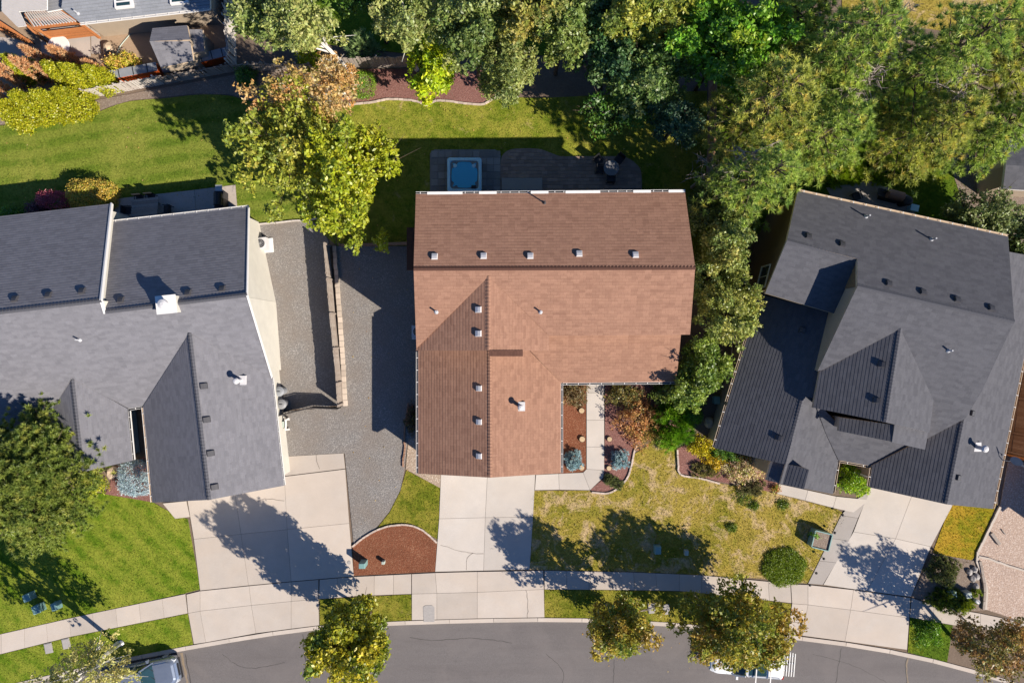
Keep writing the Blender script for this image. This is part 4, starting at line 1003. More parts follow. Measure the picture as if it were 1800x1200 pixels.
# left patio
paving('rear_patio_left', 'conc4', [[(200, 350), (262, 343), (266, 420), (206, 420)], [(262, 343), (342, 334), (348, 420), (266, 420)], [(342, 334), (414, 325), (420, 400), (348, 420)]])
c = P(262, 375); t_ = thing('patio_table', 'grey slatted patio table on the shaded patio of the grey roofed house', 'table', c)
for i in range(9): part('slat', box_vf((c.x+0.02*i, c.y-.75+i*.19, .74), (1.75, .17, .04), R(6)), 'fence_grey', t_)
for sx in (-1, 1):
    for sy in (-1, 1): part('leg', box_vf((c.x+sx*.75, c.y+sy*.65, .37), (.07, .07, .72)), 'fence_grey', t_)
for px, rz, l in (((233, 372), 90, 'dark chair left of the grey slatted patio table'), ((300, 370), -90, 'dark chair right of the grey slatted patio table'), ((252, 353), 5, 'dark chair behind the slatted patio table, nearer the golden shrub'), ((272, 351), 5, 'dark chair behind the slatted patio table, farther from the golden shrub')): pchair(px, R(rz), l)
c = P(394, 355); t_ = thing('grill', 'black gas grill at the corner of the shaded patio', 'grill', c)
part('cart', box_vf((c.x, c.y, .45), (.6, 1.1, .8)), 'black', t_); part('hood', tube_vf([(c.x, c.y-.4, .95), (c.x, c.y+.4, .95)], [.28, .28], 14), 'black', t_); part('side_shelf', box_vf((c.x, c.y+.75, .85), (.45, .4, .04)), 'steel', t_)
# boxes, caps and stones set in the lawns
def ubox(px, s, label, mat='ubox', rz=0.0):
    c = P(*px); t_ = thing('utility_box', label, 'utility box', c)
    part('cabinet', box_vf((c.x, c.y, s[2]/2), s, rz, 0.94), mat, t_); part('lid', box_vf((c.x, c.y, s[2]+.025), (s[0]*1.02, s[1]*1.02, .06), rz, 0.85), mat, t_)
ubox((641, 987), (.42, .36, .85), 'teal utility pedestal standing in the front mulch bed'); ubox((675, 986), (.2, .2, .35), 'small pale capped post in the front mulch bed', 'ubox2')
ubox((57, 1045), (.5, .5, .55), 'teal utility box farthest from the sidewalk in the left lawn', rz=R(20)); ubox((74, 1065), (.5, .55, .6), 'teal utility box nearest the sidewalk in the left lawn', rz=R(20)); ubox((104, 1061), (.42, .5, .5), 'dark teal utility box nearest the driveway in the left lawn', rz=R(15))
ubox((1154, 963), (.42, .55, .45), 'blue teal utility box in the shaded dry lawn'); ubox((1205, 969), (.25, .35, .3), 'small pale utility box in the dry lawn', 'ubox2')
ubox((1770, 1041-3), (.45, .4, .5), 'x') if False else None
ubox((1666, 1040), (.5, .45, .55), 'blue teal utility box among grasses by the sidewalk at right', 'ubox', R(10)); ubox((1694, 1041), (.42, .4, .5), 'pale mint utility box beside the rocks at right', 'ubox2', R(10))
c = P(1709, 1052); t_ = thing('utility_post', 'round cream capped post by the stone edging at right', 'post', c)
part('tube', lathe_vf(c, [(.12, 0), (.12, .5)], 14), 'ubox2', t_); part('cap', lathe_vf((c.x, c.y, .5), [(.15, 0), (.15, .06), (.05, .1)], 14), 'white', t_)
for px, rz, l in (((86, 1138), 12, 'grey meter lid in the left verge, farther from the driveway'), ((117, 1130), 12, 'grey meter lid in the left verge, nearer the driveway'), ((1170, 1070), 5, 'grey meter lid under the street trees in the right verge'), ((1146, 1068), 5, 'brown meter lid under the street trees in the right verge')):
    c = P(*px); t_ = thing('meter_box', l, 'meter box', c)
    part('frame', box_vf((c.x, c.y, .02), (.5, .68, .1), R(rz)), 'greystone', t_); part('lid', box_vf((c.x, c.y, .075), (.42, .6, .02), R(rz)), 'greystone', t_)
c = P(614, 988); solo('cleanout_cap', lathe_vf(c, [(.13, 0.0), (.13, .045), (.1, .05)], 16), 'greystone', 'round grey cleanout cap in the left driveway', 'cap', c)
for i, (px, r_, l) in enumerate((((1022, 721), .2, 'round tan stump slice beside the front walk, nearest the house'), ((1023, 771), .21, 'round tan stump slice midway along the left of the front walk'), ((1022, 821), .2, 'round tan stump slice beside the dwarf spruce left of the front walk'), ((1071, 771), .18, 'round tan stump slice midway along the right of the front walk'), ((1070, 822), .18, 'round tan stump slice beside the dwarf spruce right of the front walk'))):
    c = P(*px); t_ = thing('stump', l, 'stump', c, 'stump slices along the front walk')
    part('trunk_slice', lathe_vf((c.x, c.y, 0), [(r_*1.05, 0), (r_, .12), (r_*.92, .15)], 16), 'bark', t_); part('cut_face', lathe_vf((c.x, c.y, .15), [(r_*.88, 0), (r_*.86, .012), (r_*.2, .016)], 16), 'lstone', t_)
# planter, bark-filled
c = P(1437, 945); t_ = thing('planter', 'dark green square planter box on the dry lawn beside the right driveway', 'planter', c)
for dx, dy, sx, sy in ((-.58, 0, .06, 1.1), (.58, 0, .06, 1.1), (0, -.56, 1.1, .06), (0, .56, 1.1, .06)):
    a = R(-14); part('side_board', box_vf((c.x+dx*math.cos(a)-dy*math.sin(a), c.y+dx*math.sin(a)+dy*math.cos(a), .35), (sx, sy, .7), a), 'ubox', t_)
part('bark_fill', box_vf((c.x, c.y, .58), (1.08, 1.02, .06), R(-14)), 'grey_mulch', t_)
for px, w_ in (((1476, 902), 'nearest the porch walk'), ((1462, 933), 'beside the green planter'), ((1443, 978), 'between planter and juniper mat'), ((1430, 1003), 'beside the juniper mat'), ((1419, 1024), 'nearest the sidewalk')):
    c = P(*px); t_ = thing('path_light', 'small black path light on the side strip, '+w_, 'path light', c, 'path lights beside the right driveway strip')
    part('stake', tube_vf([c, c+Vector((0, 0, .45))], [.015, .015], 6), 'black', t_); part('shade', lathe_vf((c.x, c.y, .42), [(.09, 0), (.09, .02), (.03, .08)], 10), 'black', t_)
# stones
def rock(px, s, label, mat='stone', sd=1):
    c = P(*px); rr = random.Random(sd); V, F = [], []
    bm = bmesh.new(); bmesh.ops.create_icosphere(bm, subdivisions=2, radius=1)
    for v in bm.verts:
        k = 1+rr.uniform(-.16, .16); v.co = Vector((v.co.x*s[0]*k, v.co.y*s[1]*k, max(-.3, v.co.z)*s[2]*k))+Vector((c.x, c.y, s[2]*.25))
    V = [v.co.copy() for v in bm.verts]; F = [tuple(v.index for v in f.verts) for f in bm.faces]; bm.free()
    return solo('boulder', (V, F), mat, label, 'boulder', c)
rock((1245, 741), (.32, .4, .35), 'tan boulder in the shaded passage beside the charcoal roof', 'stone', 4)
rock((200, 830), (.35, .4, .4), 'tan boulder between shrubs before the grey roofed house', 'stone', 5)
rock((193, 86), (.38, .38, .4), 'round pale boulder in the dirt yard behind the fence', 'stone', 6)
for i, px in enumerate(((1712, 1000), (1716, 1012), (1709, 1016), (1703, 1004), (1714, 1030))): rock(px, (.2, .24, .2), ('grey rock nearest the golden lawn beside the curved edging', 'grey rock second down beside the curved edging', 'grey rock third down beside the curved edging', 'grey rock farthest left beside the curved edging', 'grey rock lowest beside the curved edging')[i], 'greystone', 20+i)
c = P(1747, 945); t_ = thing('downspout_splash', 'weathered grey timber post lying on the pink gravel', 'timber', c); part('timber', bar_vf((c.x-.25, c.y+.35, .1), (c.x+.3, c.y-.4, .1), .2, .16), 'fence_grey', t_)
solo('stick', bar_vf(P(1760, 930)+Vector((0, 0, .06)), P(1766, 938)+Vector((0, 0, .06)), .06, .08), 'fence_grey', 'short dark stick on the pink gravel', 'stick', P(1763, 934))
# pergola and decks of the corner house
c = P(90, 45); pg = thing('pergola', 'orange brown pergola with white slats beside the corner house', 'pergola', c)
pA, pB, pC, pD = P(44, 24, 2.3), P(104, 17, 2.3), P(137, 39, 2.3), P(60, 48, 2.3)
for p in (pA, pB, pC, pD): part('post', box_vf((p.x, p.y, 1.1), (.14, .14, 2.2)), 'fence_or', pg)
for a, b in ((pA, pB), (pD, pC), (pA, pD), (pB, pC), ((pA+pD)/2, (pB+pC)/2)): part('beam', bar_vf(a-Vector((0, 0, .08)), b-Vector((0, 0, .08)), .12, .22), 'fence_or', pg)
for i in range(15):
    f = (i+.5)/15; part('slat', bar_vf(pA.lerp(pB, f)+Vector((0, 0, .08)), pD.lerp(pC, f)+Vector((0, 0, .08)), .085, .05), 'palemetal', pg)
for a, b in ((pD, pC),):
    for z in (0.5, 0.85, 1.2, 1.5): part('board', bar_vf((a.x, a.y, z), (b.x, b.y, z), .03, .28), 'fence_or', pg)
dk = thing('deck_stairs', 'orange brown deck railing with steps at the top left edge', 'stairs', P(20, 48))
da_, db_ = P(-10, 32, 1.3), P(42, 66, 1.0); dc_, dd_ = P(-10, 47, 1.3), P(33, 66, .9)
for a, b in ((da_, db_), (dc_, dd_)):
    part('handrail', bar_vf(a, b, .1, .1), 'fence_or', dk); part('rail', bar_vf(a-Vector((0, 0, .5)), b-Vector((0, 0, .5)), .08, .08), 'fence_or', dk)
    for i in range(7):
        p = a.lerp(b, i/6); part('baluster', box_vf((p.x, p.y, p.z/2), (.07, .07, p.z)), 'fence_or', dk)
for i in range(8):
    a = da_.lerp(db_, i/8); b = dc_.lerp(dd_, i/8); part('tread', bar_vf((a.x, a.y, .75-i*.08), (b.x, b.y, .75-i*.08), .26, .05), 'fence_or', dk)
rl = thing('stair_railing', 'orange brown sloping stair railing below the pergola', 'railing', P(62, 62))
a, b = P(46, 44, 1.1), P(70, 66, .9); part('handrail', bar_vf(a, b, .12, .1), 'fence_or', rl); part('board', bar_vf((a.x, a.y, .5), (b.x, b.y, .4), .04, .5), 'fence_or', rl)
for f in (0, .5, 1): p = a.lerp(b, f); part('post', box_vf((p.x, p.y, p.z/2), (.1, .1, p.z)), 'fence_or', rl)
paving('corner_patio', 'conc4', [[(70, 46), (118, 42), (120, 100), (74, 108)], [(118, 42), (158, 38), (160, 100), (120, 100)], [(-30, 62), (40, 70), (70, 108), (-30, 130)]])
paving('corner_walk', 'conc4', [[(158, 38), (174, 37), (176, 60), (160, 60)], [(160, 60), (176, 60), (178, 95), (161, 95)]])
c = P(116, 90); t_ = thing('table', 'white rounded table on the corner patio', 'table', c)
part('table_top', lathe_vf((c.x, c.y, .72), [(.72, 0), (.74, .03), (.7, .06)], 20), 'white', t_); part('pedestal', tube_vf([c, (c.x, c.y, .72)], [.1, .1], 10), 'white', t_)
# orange and grey storage benches in front of the board fence
def kayak(a, b, label):
    A, B = P(*a), P(*b); c = (A+B)/2; t_ = thing('storage_bench', label, 'bench', c)
    d = (B-A).normalized(); n = Vector((-d.y, d.x, 0))
    part('body', bar_vf(A+Vector((0, 0, .4)), B+Vector((0, 0, .4)), .5, .8), 'orange', t_)
    part('lid', bar_vf(A+n*.05+Vector((0, 0, .84)), B+n*.05+Vector((0, 0, .84)), .56, .06), 'tarp', t_)
    for f in (.2, .5, .8):
        p = A.lerp(B, f)+n*.05; part('strap', bar_vf(p-n*.28+Vector((0, 0, .88)), p+n*.28+Vector((0, 0, .88)), .05, .02), 'black', t_)
kayak((206, 142), (287, 127), 'long orange bench with grey lid before the board fence, left of the shed'); kayak((352, 115), (412, 100), 'long orange bench with grey lid shaded right of the shed')
c = P(318, 124); solo('rolled_tarp', tube_vf([P(290, 124)+Vector((0, 0, .3)), P(347, 113)+Vector((0, 0, .3))], [.3, .3], 14), 'tarp', 'grey rolled tarp between the two orange benches', 'tarp', c)
# patio clutter behind the charcoal-roofed house
paving('rear_patio_right', 'conc3', [[(1452, 330), (1530, 318), (1560, 372), (1475, 372)], [(1530, 318), (1600, 345), (1610, 385), (1560, 372)]])
c = P(1558, 348); t_ = thing('grill', 'copper toned barrel grill on the patio behind the charcoal roofed house', 'grill', c)
part('barrel', tube_vf([(c.x-.4, c.y+.12, .9), (c.x+.6, c.y-.15, .9)], [.32, .32], 16), 'browntrim', t_); part('cart', box_vf((c.x, c.y, .35), (1.2, .5, .6), R(-14)), 'black', t_); part('side_table', box_vf((c.x-.75, c.y+.2, .8), (.5, .5, .05), R(-14)), 'black', t_); part('chimney_stack', tube_vf([(c.x-.6, c.y+.18, .9), (c.x-.6, c.y+.18, 1.5)], [.07, .07], 8), 'black', t_)
pchair((1500, 348), R(20), 'dark patio chair behind the charcoal roofed house'); wheelie((1582, 358), 'dark round bin beside the copper grill', 'black')
c = P(1600, 368); t_ = thing('storage_box', 'pale blue plastic storage box near the copper grill', 'box', c); part('body', box_vf((c.x, c.y, .25), (.5, .4, .5), R(-12)), 'tubshell', t_); part('lid', box_vf((c.x, c.y, .52), (.54, .44, .05), R(-12)), 'tubshell', t_)
c = P(1306, 492); solo('rain_barrel', lathe_vf(c, [(.26, 0), (.32, .4), (.3, .85), (.2, .9)], 16), 'blue', 'blue barrel in the passage between the centre and right houses', 'barrel', c)
ubox((1257, 702), (.4, .5, .5), 'dark teal utility box in the shaded passage under the charcoal eave')
# long tan pole lying across the lawn behind
solo('timber_pole', bar_vf(P(1472, 268)+Vector((0, 0, .12)), P(1500, 258)+Vector((0, 0, .12)), .12, .12), 'fence', 'pale timber pole lying on the grass below the pines', 'pole', P(1486, 263))

# ================================================================== CARS
def suv(label, center, ang, paint, L=4.75, Wd=1.86, sunroof=False, rack=False, hitch=False):
    cw = P(*center); t_ = thing('parked_car', label, 'car', (cw.x, cw.y, -0.10)); t_.rotation_euler = (0, 0, ang)
    def lp(name, vf, mat, parent=None, smooth=False):
        me = mesh(name, vf[0], vf[1], mat, smooth); o = bpy.data.objects.new(name, me); C.objects.link(o); o.parent = parent or t_; return o
    hl_, hw = L/2, Wd/2
    def outline(x0, x1, w_, r0, r1, z, n=5):
        """rounded plan outline from rear x0 to nose x1"""
        o = []
        for cx_, cy_, a0, r_ in ((x1, w_, 0, r1), (x0, w_, 90, r0), (x0, -w_, 180, r0), (x1, -w_, 270, r1)):
            sx = 1 if cx_ == x1 else -1; sy = 1 if cy_ > 0 else -1
            for k in range(n+1):
                a = R(a0+90*k/n); o.append((cx_-sx*r_+r_*math.cos(a), cy_-sy*r_*0.8+r_*.8*math.sin(a), z))
        return o
    body = loft([outline(-hl_+.06, hl_-.08, hw-.1, .25, .4, .24), outline(-hl_, hl_-.02, hw-.02, .3, .5, .42), outline(-hl_, hl_, hw, .3, .55, .62), outline(-hl_+.02, hl_-.05, hw-.01, .3, .55, .84), outline(-hl_+.05, hl_-.14, hw-.05, .28, .5, .95), outline(-hl_+.1, hl_-.3, hw-.14, .25, .45, 1.0)])
    bd = lp('body', body, paint, smooth=False)
    hood = loft([outline(.75, hl_-.2, hw-.16, .1, .4, .98), outline(.8, hl_-.32, hw-.24, .1, .36, 1.055), outline(.9, hl_-.6, hw-.5, .1, .3, 1.075)]); lp('hood', hood, paint, smooth=False)
    xr, xf = -hl_+.12, .95
    cabin = loft([outline(xr, xf, hw-.08, .2, .3, .98), outline(xr+.12, xf-.42, hw-.2, .2, .25, 1.38), outline(xr+.22, xf-.72, hw-.28, .2, .25, 1.6)]); lp('window', cabin, 'carglass')
    roof = loft([outline(xr+.2, xf-.68, hw-.26, .22, .25, 1.6), outline(xr+.2, xf-.7, hw-.27, .22, .25, 1.64), outline(xr+.32, xf-.85, hw-.38, .2, .25, 1.675)]); rf = lp('roof', roof, paint)
    for s in (-1, 1):
        for x0, z0, x1, z1 in ((xf-.03, 1.0, xf-.7, 1.61), (xr+.1, 1.0, xr+.28, 1.61), (-.25, 1.0, -.3, 1.61), (-1.25, 1.0, -1.2, 1.61)):
            lp('pillar', bar_vf((x0, s*(hw-.08), z0), (x1, s*(hw-.27), z1), .07, .07), paint)
        lp('headlight', box_vf((hl_-.22, s*(hw-.3), .84), (.28, .36, .16), R(-25*s), .8), 'lamp'); lp('tail_light', box_vf((-hl_+.08, s*(hw-.12), .92), (.2, .2, .3), 0, .9), 'red')
        mr = lp('mirror', box_vf((.62, s*(hw+.09), 1.06), (.16, .24, .16), 0, .85), paint)
        lp('roof_rail', tube_vf([(xr+.35, s*(hw-.33), 1.69), (xr+.45, s*(hw-.33), 1.74), (xf-1.0, s*(hw-.33), 1.74), (xf-.9, s*(hw-.33), 1.68)], [.022]*4, 6), 'steel')
        lp('door_handle', box_vf((-.05, s*(hw+.012), .82), (.2, .03, .04)), paint); lp('door_handle', box_vf((-1.0, s*(hw+.012), .82), (.2, .03, .04)), paint)
        for x in (hl_-.9, -hl_+.95):
            wv_, wf = tube_vf([(x, s*(hw-.24), .34), (x, s*(hw-.01), .34)], [.34, .34], 20); wl = lp('wheel', (wv_, wf), 'tyre')
            rv, rf_ = tube_vf([(x, s*(hw-.03), .34), (x, s*(hw+.005), .34)], [.22, .2], 16); lp('rim', (rv, rf_), 'steel', wl)
    lp('bumper', box_vf((hl_-.08, 0, .5), (.2, Wd*.72, .2)), 'black'); lp('bumper', box_vf((-hl_+.05, 0, .5), (.2, Wd*.8, .22)), paint)
    lp('grille', box_vf((hl_-.04, 0, .74), (.1, Wd*.42, .16)), 'black'); lp('wiper_cowl', box_vf((xf+.02, 0, 1.0), (.12, Wd*.7, .06)), 'black')
    for s in (-.25, .3): lp('wiper', bar_vf((xf-.05, s, 1.06), (xf-.3, s+.4, 1.24), .025, .02), 'black')
    if sunroof: lp('sunroof', box_vf((-.5, 0, 1.675), (1.15, 1.0, .03)), 'carglass')
    if rack:
        for x in (-.35, -1.3): lp('roof_crossbar', bar_vf((x, -hw-.05, 1.8), (x, hw+.05, 1.8), .07, .04), 'white')
        lp('antenna', box_vf((-1.75, 0, 1.7), (.12, .05, .08)), 'black')
    if hitch:
        lp('hitch_bar', bar_vf((-hl_-.1, 0, .45), (-hl_-.85, 0, .45), .08, .08), 'black')
        for i in range(5): lp('rack_bar', bar_vf((-hl_-.18-i*.17, -.85+.04*i, .62), (-hl_-.18-i*.17, .85, .62), .055, .05), 'steel')
        for y in (-.5, 0, .5): lp('rack_tray', bar_vf((-hl_-.1, y, .57), (-hl_-.9, y, .57), .06, .04), 'steel')
    return t_
suv('silver sport utility car parked at the lower left kerb, partly under a tree', (262, 1180), R(12), 'silver')
suv('white car with roof crossbars and rear rack parked under the orange street tree', (1305, 1153), R(180-4.5), 'whitep', 4.9, 1.84, True, True, True)

hp_ = smooth_line([(205, 98), (212, 82), (225, 66), (240, 48), (252, 38), (254, 30), (248, 26)], 5)
solo('garden_hose', tube_vf([P(x, y)+Vector((0, 0, .04)) for x, y in hp_], [.03]*len(hp_), 6), 'ubox2', 'pale green garden hose curving across the dirt yard', 'hose', P(228, 62))
# ================================================================== PLANTS
def fast_mesh(name, V, nper, col, mat):
    """V (N*nper,3) faces of nper consecutive verts, per-vertex colour"""
    me = bpy.data.meshes.new(name); nv = len(V); nf = nv//nper
    me.vertices.add(nv); me.vertices.foreach_set('co', np.ascontiguousarray(V, dtype=np.float32).ravel())
    me.loops.add(nv); me.loops.foreach_set('vertex_index', np.arange(nv, dtype=np.int32))
    me.polygons.add(nf); me.polygons.foreach_set('loop_start', np.arange(0, nv, nper, dtype=np.int32))
    ca = me.color_attributes.new('Col', 'FLOAT_COLOR', 'POINT')
    ca.data.foreach_set('color', np.concatenate([col, np.ones((nv, 1))], 1).astype(np.float32).ravel())
    me.materials.append(M[mat]); me.update(calc_edges=True); return me
def unit(v): return v/np.maximum(1e-9, np.linalg.norm(v, axis=1, keepdims=True))
def leaves(rng, C_, ccol, per, spread, size, up=0.6, flat=1.0, asp=0.55):
    n = len(C_)*per
    c = np.repeat(C_, per, 0)+rng.normal(0, 1, (n, 3))*np.array([spread, spread, spread*flat])
    nr = unit(unit(rng.normal(0, 1, (n, 3)))+np.array([0, 0, up])); t_ = unit(np.cross(nr, rng.normal(0, 1, (n, 3)))); b = np.cross(nr, t_)
    s = (size*rng.uniform(0.5, 1.5, (n, 1)))
    V = np.stack([c-t_*s*.5, c-b*s*asp*.5, c+t_*s*.5, c+b*s*asp*.5], 1).reshape(-1, 3)
    col = np.repeat(ccol, per, 0)*rng.uniform(0.72, 1.3, (n, 1)); col = col*rng.uniform(.93, 1.07, (n, 3))
    return V, np.repeat(np.clip(col, 0, 1), 4, 0)
def tufts(rng, C_, ccol, per, length, width, up=0.5, out_=None):
    n = len(C_)*per
    c = np.repeat(C_, per, 0)
    d = unit(rng.normal(0, 1, (n, 3)))+np.array([0, 0, up])
    if out_ is not None: d = d+np.repeat(out_, per, 0)
    d = unit(d); b = unit(np.cross(d, rng.normal(0, 1, (n, 3))))
    L = length*rng.uniform(.6, 1.2, (n, 1))
    V = np.stack([c-b*width*.5, c+b*width*.5, c+d*L], 1).reshape(-1, 3)
    col = np.repeat(ccol, per, 0)*rng.uniform(.7, 1.3, (n, 1))
    return V, np.repeat(np.clip(col, 0, 1), 3, 0)
def pick(rng, pal, w_, n, bias=None):
    pal = np.array(pal); w_ = np.array(w_, float)
    p = w_/w_.sum(); i = rng.choice(len(pal), n, p=p); j = rng.choice(len(pal), n, p=p); f = rng.uniform(0, .5, (n, 1))
    return np.clip((pal[i]*(1-f)+pal[j]*f)*GAIN, 0, .85)
SEED = [100]
GAIN = 1.6
def broadleaf(name, label, crown, zc, rp, rz, pal, wts, clusters=750, per=14, size=0.17, base=None, trunk=0.13, bark='bark', lobes=11, spread=0.1, cat='tree', group=None, hollow=0.72, up=0.8, limbs=True):
    lobes = int(lobes*3.6); clusters = int(clusters*1.65); size *= 1.25; nl = lobes//4
    SEED[0] += 1; rng = np.random.default_rng(SEED[0]); k = (HC-zc)/1200
    c = np.array(P(*crown, zc)); r_ = np.array([rp[0]*k, rp[1]*k, rz])
    b = np.array(P(*base)) if base else np.array([c[0], c[1], 0.0])
    t_ = thing(name, label, cat, b, group)
    ld = unit(rng.normal(0, 1, (lobes, 3))+np.array([0, 0, .15])); lr = rng.uniform(.15, .3, lobes)
    lc = ld*rng.uniform(.45, 1.0, (lobes, 1))**.6*(1.05-lr[:, None]*.8)*rng.choice([.75, .9, 1.0, 1.12, 1.28], (lobes, 1)); lc[0] = (0, 0, 0); lr[0] = .5
    w_ = lr**2; idx = rng.choice(lobes, clusters, p=w_/w_.sum())
    d = unit(rng.normal(0, 1, (clusters, 3))+np.array([0, 0, .25])); rad = (hollow+(1-hollow)*rng.uniform(0, 1, (clusters, 1))**.6)*(1+rng.normal(0, .1, (clusters, 1)))
    pts = c+(lc[idx]+d*rad*lr[idx][:, None])*r_
    pts[:, 2] = np.maximum(pts[:, 2], 0.12)
    # colour follows the lobe a cluster grows on, so patches turn together
    lp_ = pick(rng, pal, wts, lobes); cc_ = pick(rng, pal, wts, clusters)*.45+lp_[idx]*.55
    V, col = leaves(rng, pts, cc_, per, spread, size, up)
    link('crown', fast_mesh('crown', V, 4, col, 'leaf'), t_)
    if limbs:
        cv, bv = Vector(c), Vector(b); top = cv+Vector((0, 0, rz*.35)); mid = bv.lerp(cv, .55)+Vector((rng.normal(0, .12), rng.normal(0, .12), 0))
        vf = [tube_vf([bv-Vector((0, 0, .1)), bv+Vector((0, 0, .4)), mid, cv, top], [trunk*1.25, trunk, trunk*.8, trunk*.55, trunk*.15], 7)]
        for i in range(1, nl+4):
            e = cv+Vector(lc[i]*r_*1.15); s = bv.lerp(cv, .5+.45*rng.uniform()); m_ = s.lerp(e, .5)+Vector((0, 0, .12))
            vf.append(tube_vf([s, m_, e], [trunk*.45, trunk*.3, trunk*.08], 5))
            for q in range(2):
                e2 = e+Vector(rng.normal(0, .35, 3)*r_*.5); vf.append(tube_vf([m_, m_.lerp(e2, .6), e2], [trunk*.22, trunk*.14, trunk*.05], 4))
        part('trunk', cat_vf(*vf), bark, t_)
    return t_
def pine(label, crown, h, rp, pal, wts, name='pine_tree', levels=11, per=20, needle=.3, group=None, seed=None, dens=1.0, flat=1.0):
    SEED[0] += 1; rng = np.random.default_rng(seed or SEED[0]); zc = h*.6; k = (HC-zc)/1200
    c = P(*crown, zc); RX, RY = rp[0]*k, rp[1]*k; b = Vector((c.x, c.y, 0)); t_ = thing(name, label, 'tree', b, group)
    pts, outs = [], []; vf = [tube_vf([b-Vector((0, 0, .1)), b+Vector((0, 0, h*.5)), b+Vector((rng.normal(0, .15), rng.normal(0, .15), h*.95))], [.2, .12, .02], 8)]
    for i in range(levels):
        f = i/(levels-1); z = h*(.28+.7*f); Rl = (1-f)**.62*(1 if f > .12 else .85)*flat+.06
        nb_ = int(rng.integers(6, 9)) if f < .85 else 4; a0 = rng.uniform(0, 6.28)
        for j in range(nb_):
            a = a0+6.283*j/nb_+rng.normal(0, .18); L = Rl*rng.uniform(.72, 1.15)
            if rng.uniform() < .08: continue
            e = Vector((b.x+RX*L*math.cos(a), b.y+RY*L*math.sin(a), z+rng.normal(0, .2)+.25)); s = Vector((b.x, b.y, z-.15))
            vf.append(tube_vf([s, s.lerp(e, .5)+Vector((0, 0, .05)), e], [.05, .035, .012], 4, False))
            n = max(4, int(20*L*dens*max(RX, RY)/3.5))
            for q in range(n):
                g = .25+.75*(q+rng.uniform())/n; p = s.lerp(e, g)
                side = (1.2-g)*.75*L*max(RX, RY)*.42
                p += Vector((rng.normal(0, side), rng.normal(0, side), rng.normal(0, .14)+.1)); pts.append(p[:])
                o = Vector((math.cos(a), math.sin(a), .35)); outs.append(o[:])
    pts = np.array(pts); outs = np.array(outs); cc_ = np.clip(pick(rng, pal, wts, len(pts))*1.6, 0, .9)
    V, col = tufts(rng, pts, cc_, int(per*2.3), needle*1.1, .046, .7, outs*.45)
    link('crown', fast_mesh('crown', V, 3, col, 'needle'), t_); part('trunk', cat_vf(*vf), 'bark', t_); return t_
def conifer_cone(label, px, h, r_, pal, wts, name='arborvitae', n=520, per=7, size=.15, cat='conifer', group=None, spiky=False):
    SEED[0] += 1; rng = np.random.default_rng(SEED[0]); b = P(*px); t_ = thing(name, label, cat, b, group)
    f = rng.uniform(0, 1, n)**1.35; a = rng.uniform(0, 6.283, n); lob = 1+.18*np.sin(a*5+f*9+rng.uniform(0, 6))+.1*np.sin(a*9-f*14)
    rad = r_*((1-f)**.7*.92+.06)*lob*(rng.uniform(.75, 1.02, n))*np.where(f < .12, .8+f*1.6, 1)
    pts = np.stack([b.x+rad*np.cos(a), b.y+rad*np.sin(a), .08+f*h*.97], 1); cc_ = pick(rng, pal, wts, n)
    if spiky: V, col = tufts(rng, pts, cc_, per*2, size*1.9, .05, 1.0, np.stack([np.cos(a), np.sin(a), np.full(n, .6)], 1)*.6); me = fast_mesh('foliage', V, 3, col, 'needle')
    else: V, col = leaves(rng, pts, cc_, per, .07, size, .2, 1.3, .6); me = fast_mesh('foliage', V, 4, col, 'leaf')
    link('foliage', me, t_); part('trunk', tube_vf([b, b+Vector((0, 0, h*.9))], [.07, .015], 6), 'bark', t_); return t_
def shrub(label, px, rp, h, pal, wts, n=230, per=12, size=.09, name='shrub', cat='shrub', spread=.07, clipped=False, group=None, needle=False, tight=False):
    SEED[0] += 1; rng = np.random.default_rng(SEED[0]); c = P(*px); k = HC/1200; r_ = np.array([rp[0]*k, rp[1]*k, h]); t_ = thing(name, label, cat, c, group)
    d = unit(rng.normal(0, 1, (n, 3))); d[:, 2] = np.abs(d[:, 2])
    if clipped:
        mx = np.max(np.abs(d)*np.array([.75, .75, 1.0]), axis=1, keepdims=True); d = d*(.5+.5/np.maximum(mx, .4)*.78); rad = rng.uniform(.93, 1.0, (n, 1))
    elif tight: rad = rng.uniform(0, 1, (n, 1))**.5*np.ones((n, 1)); d[:, 2:] = np.sqrt(np.maximum(0, 1-np.clip(rad, 0, 1)**2))*.8/np.maximum(rad, .1); d[:, :2] /= np.maximum(1e-6, np.linalg.norm(d[:, :2], axis=1, keepdims=True)); rad = rad*(1+.05*np.sin(np.arctan2(d[:, 1], d[:, 0])*6))[:, None]
    else: rad = rng.uniform(.45, 1.05, (n, 1))*(1+.16*np.sin(np.arctan2(d[:, 1], d[:, 0])*4+SEED[0])[:, None])
    pts = np.array(c)+d*rad*r_; pts[:, 2] = np.maximum(pts[:, 2], .03); cc_ = pick(rng, pal, wts, n)
    if needle: V, col = tufts(rng, pts, cc_, per*2, size*2.2, .04, .7, d*.9); me = fast_mesh('foliage', V, 3, col, 'needle')
    else: V, col = leaves(rng, pts, cc_, per, spread, size, .5); me = fast_mesh('foliage', V, 4, col, 'leaf')
    link('foliage', me, t_)
    vf = [tube_vf([(c.x, c.y, 0), Vector((c.x, c.y, 0)).lerp(Vector(p), .85)], [.02, .008], 4) for p in pts[::max(1, n//12)]]
    part('stems', cat_vf(*vf), 'twig', t_); return t_
YG = [(.30, .31, .018), (.20, .25, .02), (.42, .36, .03), (.11, .16, .02)]
OR = [(.40, .2, .06), (.46, .29, .1), (.3, .23, .06), (.4, .31, .15)]
OL = [(.25, .28, .075), (.15, .2, .045), (.34, .34, .11), (.08, .13, .03)]
GR = [(.06, .15, .02), (.10, .21, .02), (.17, .26, .03), (.04, .1, .02)]
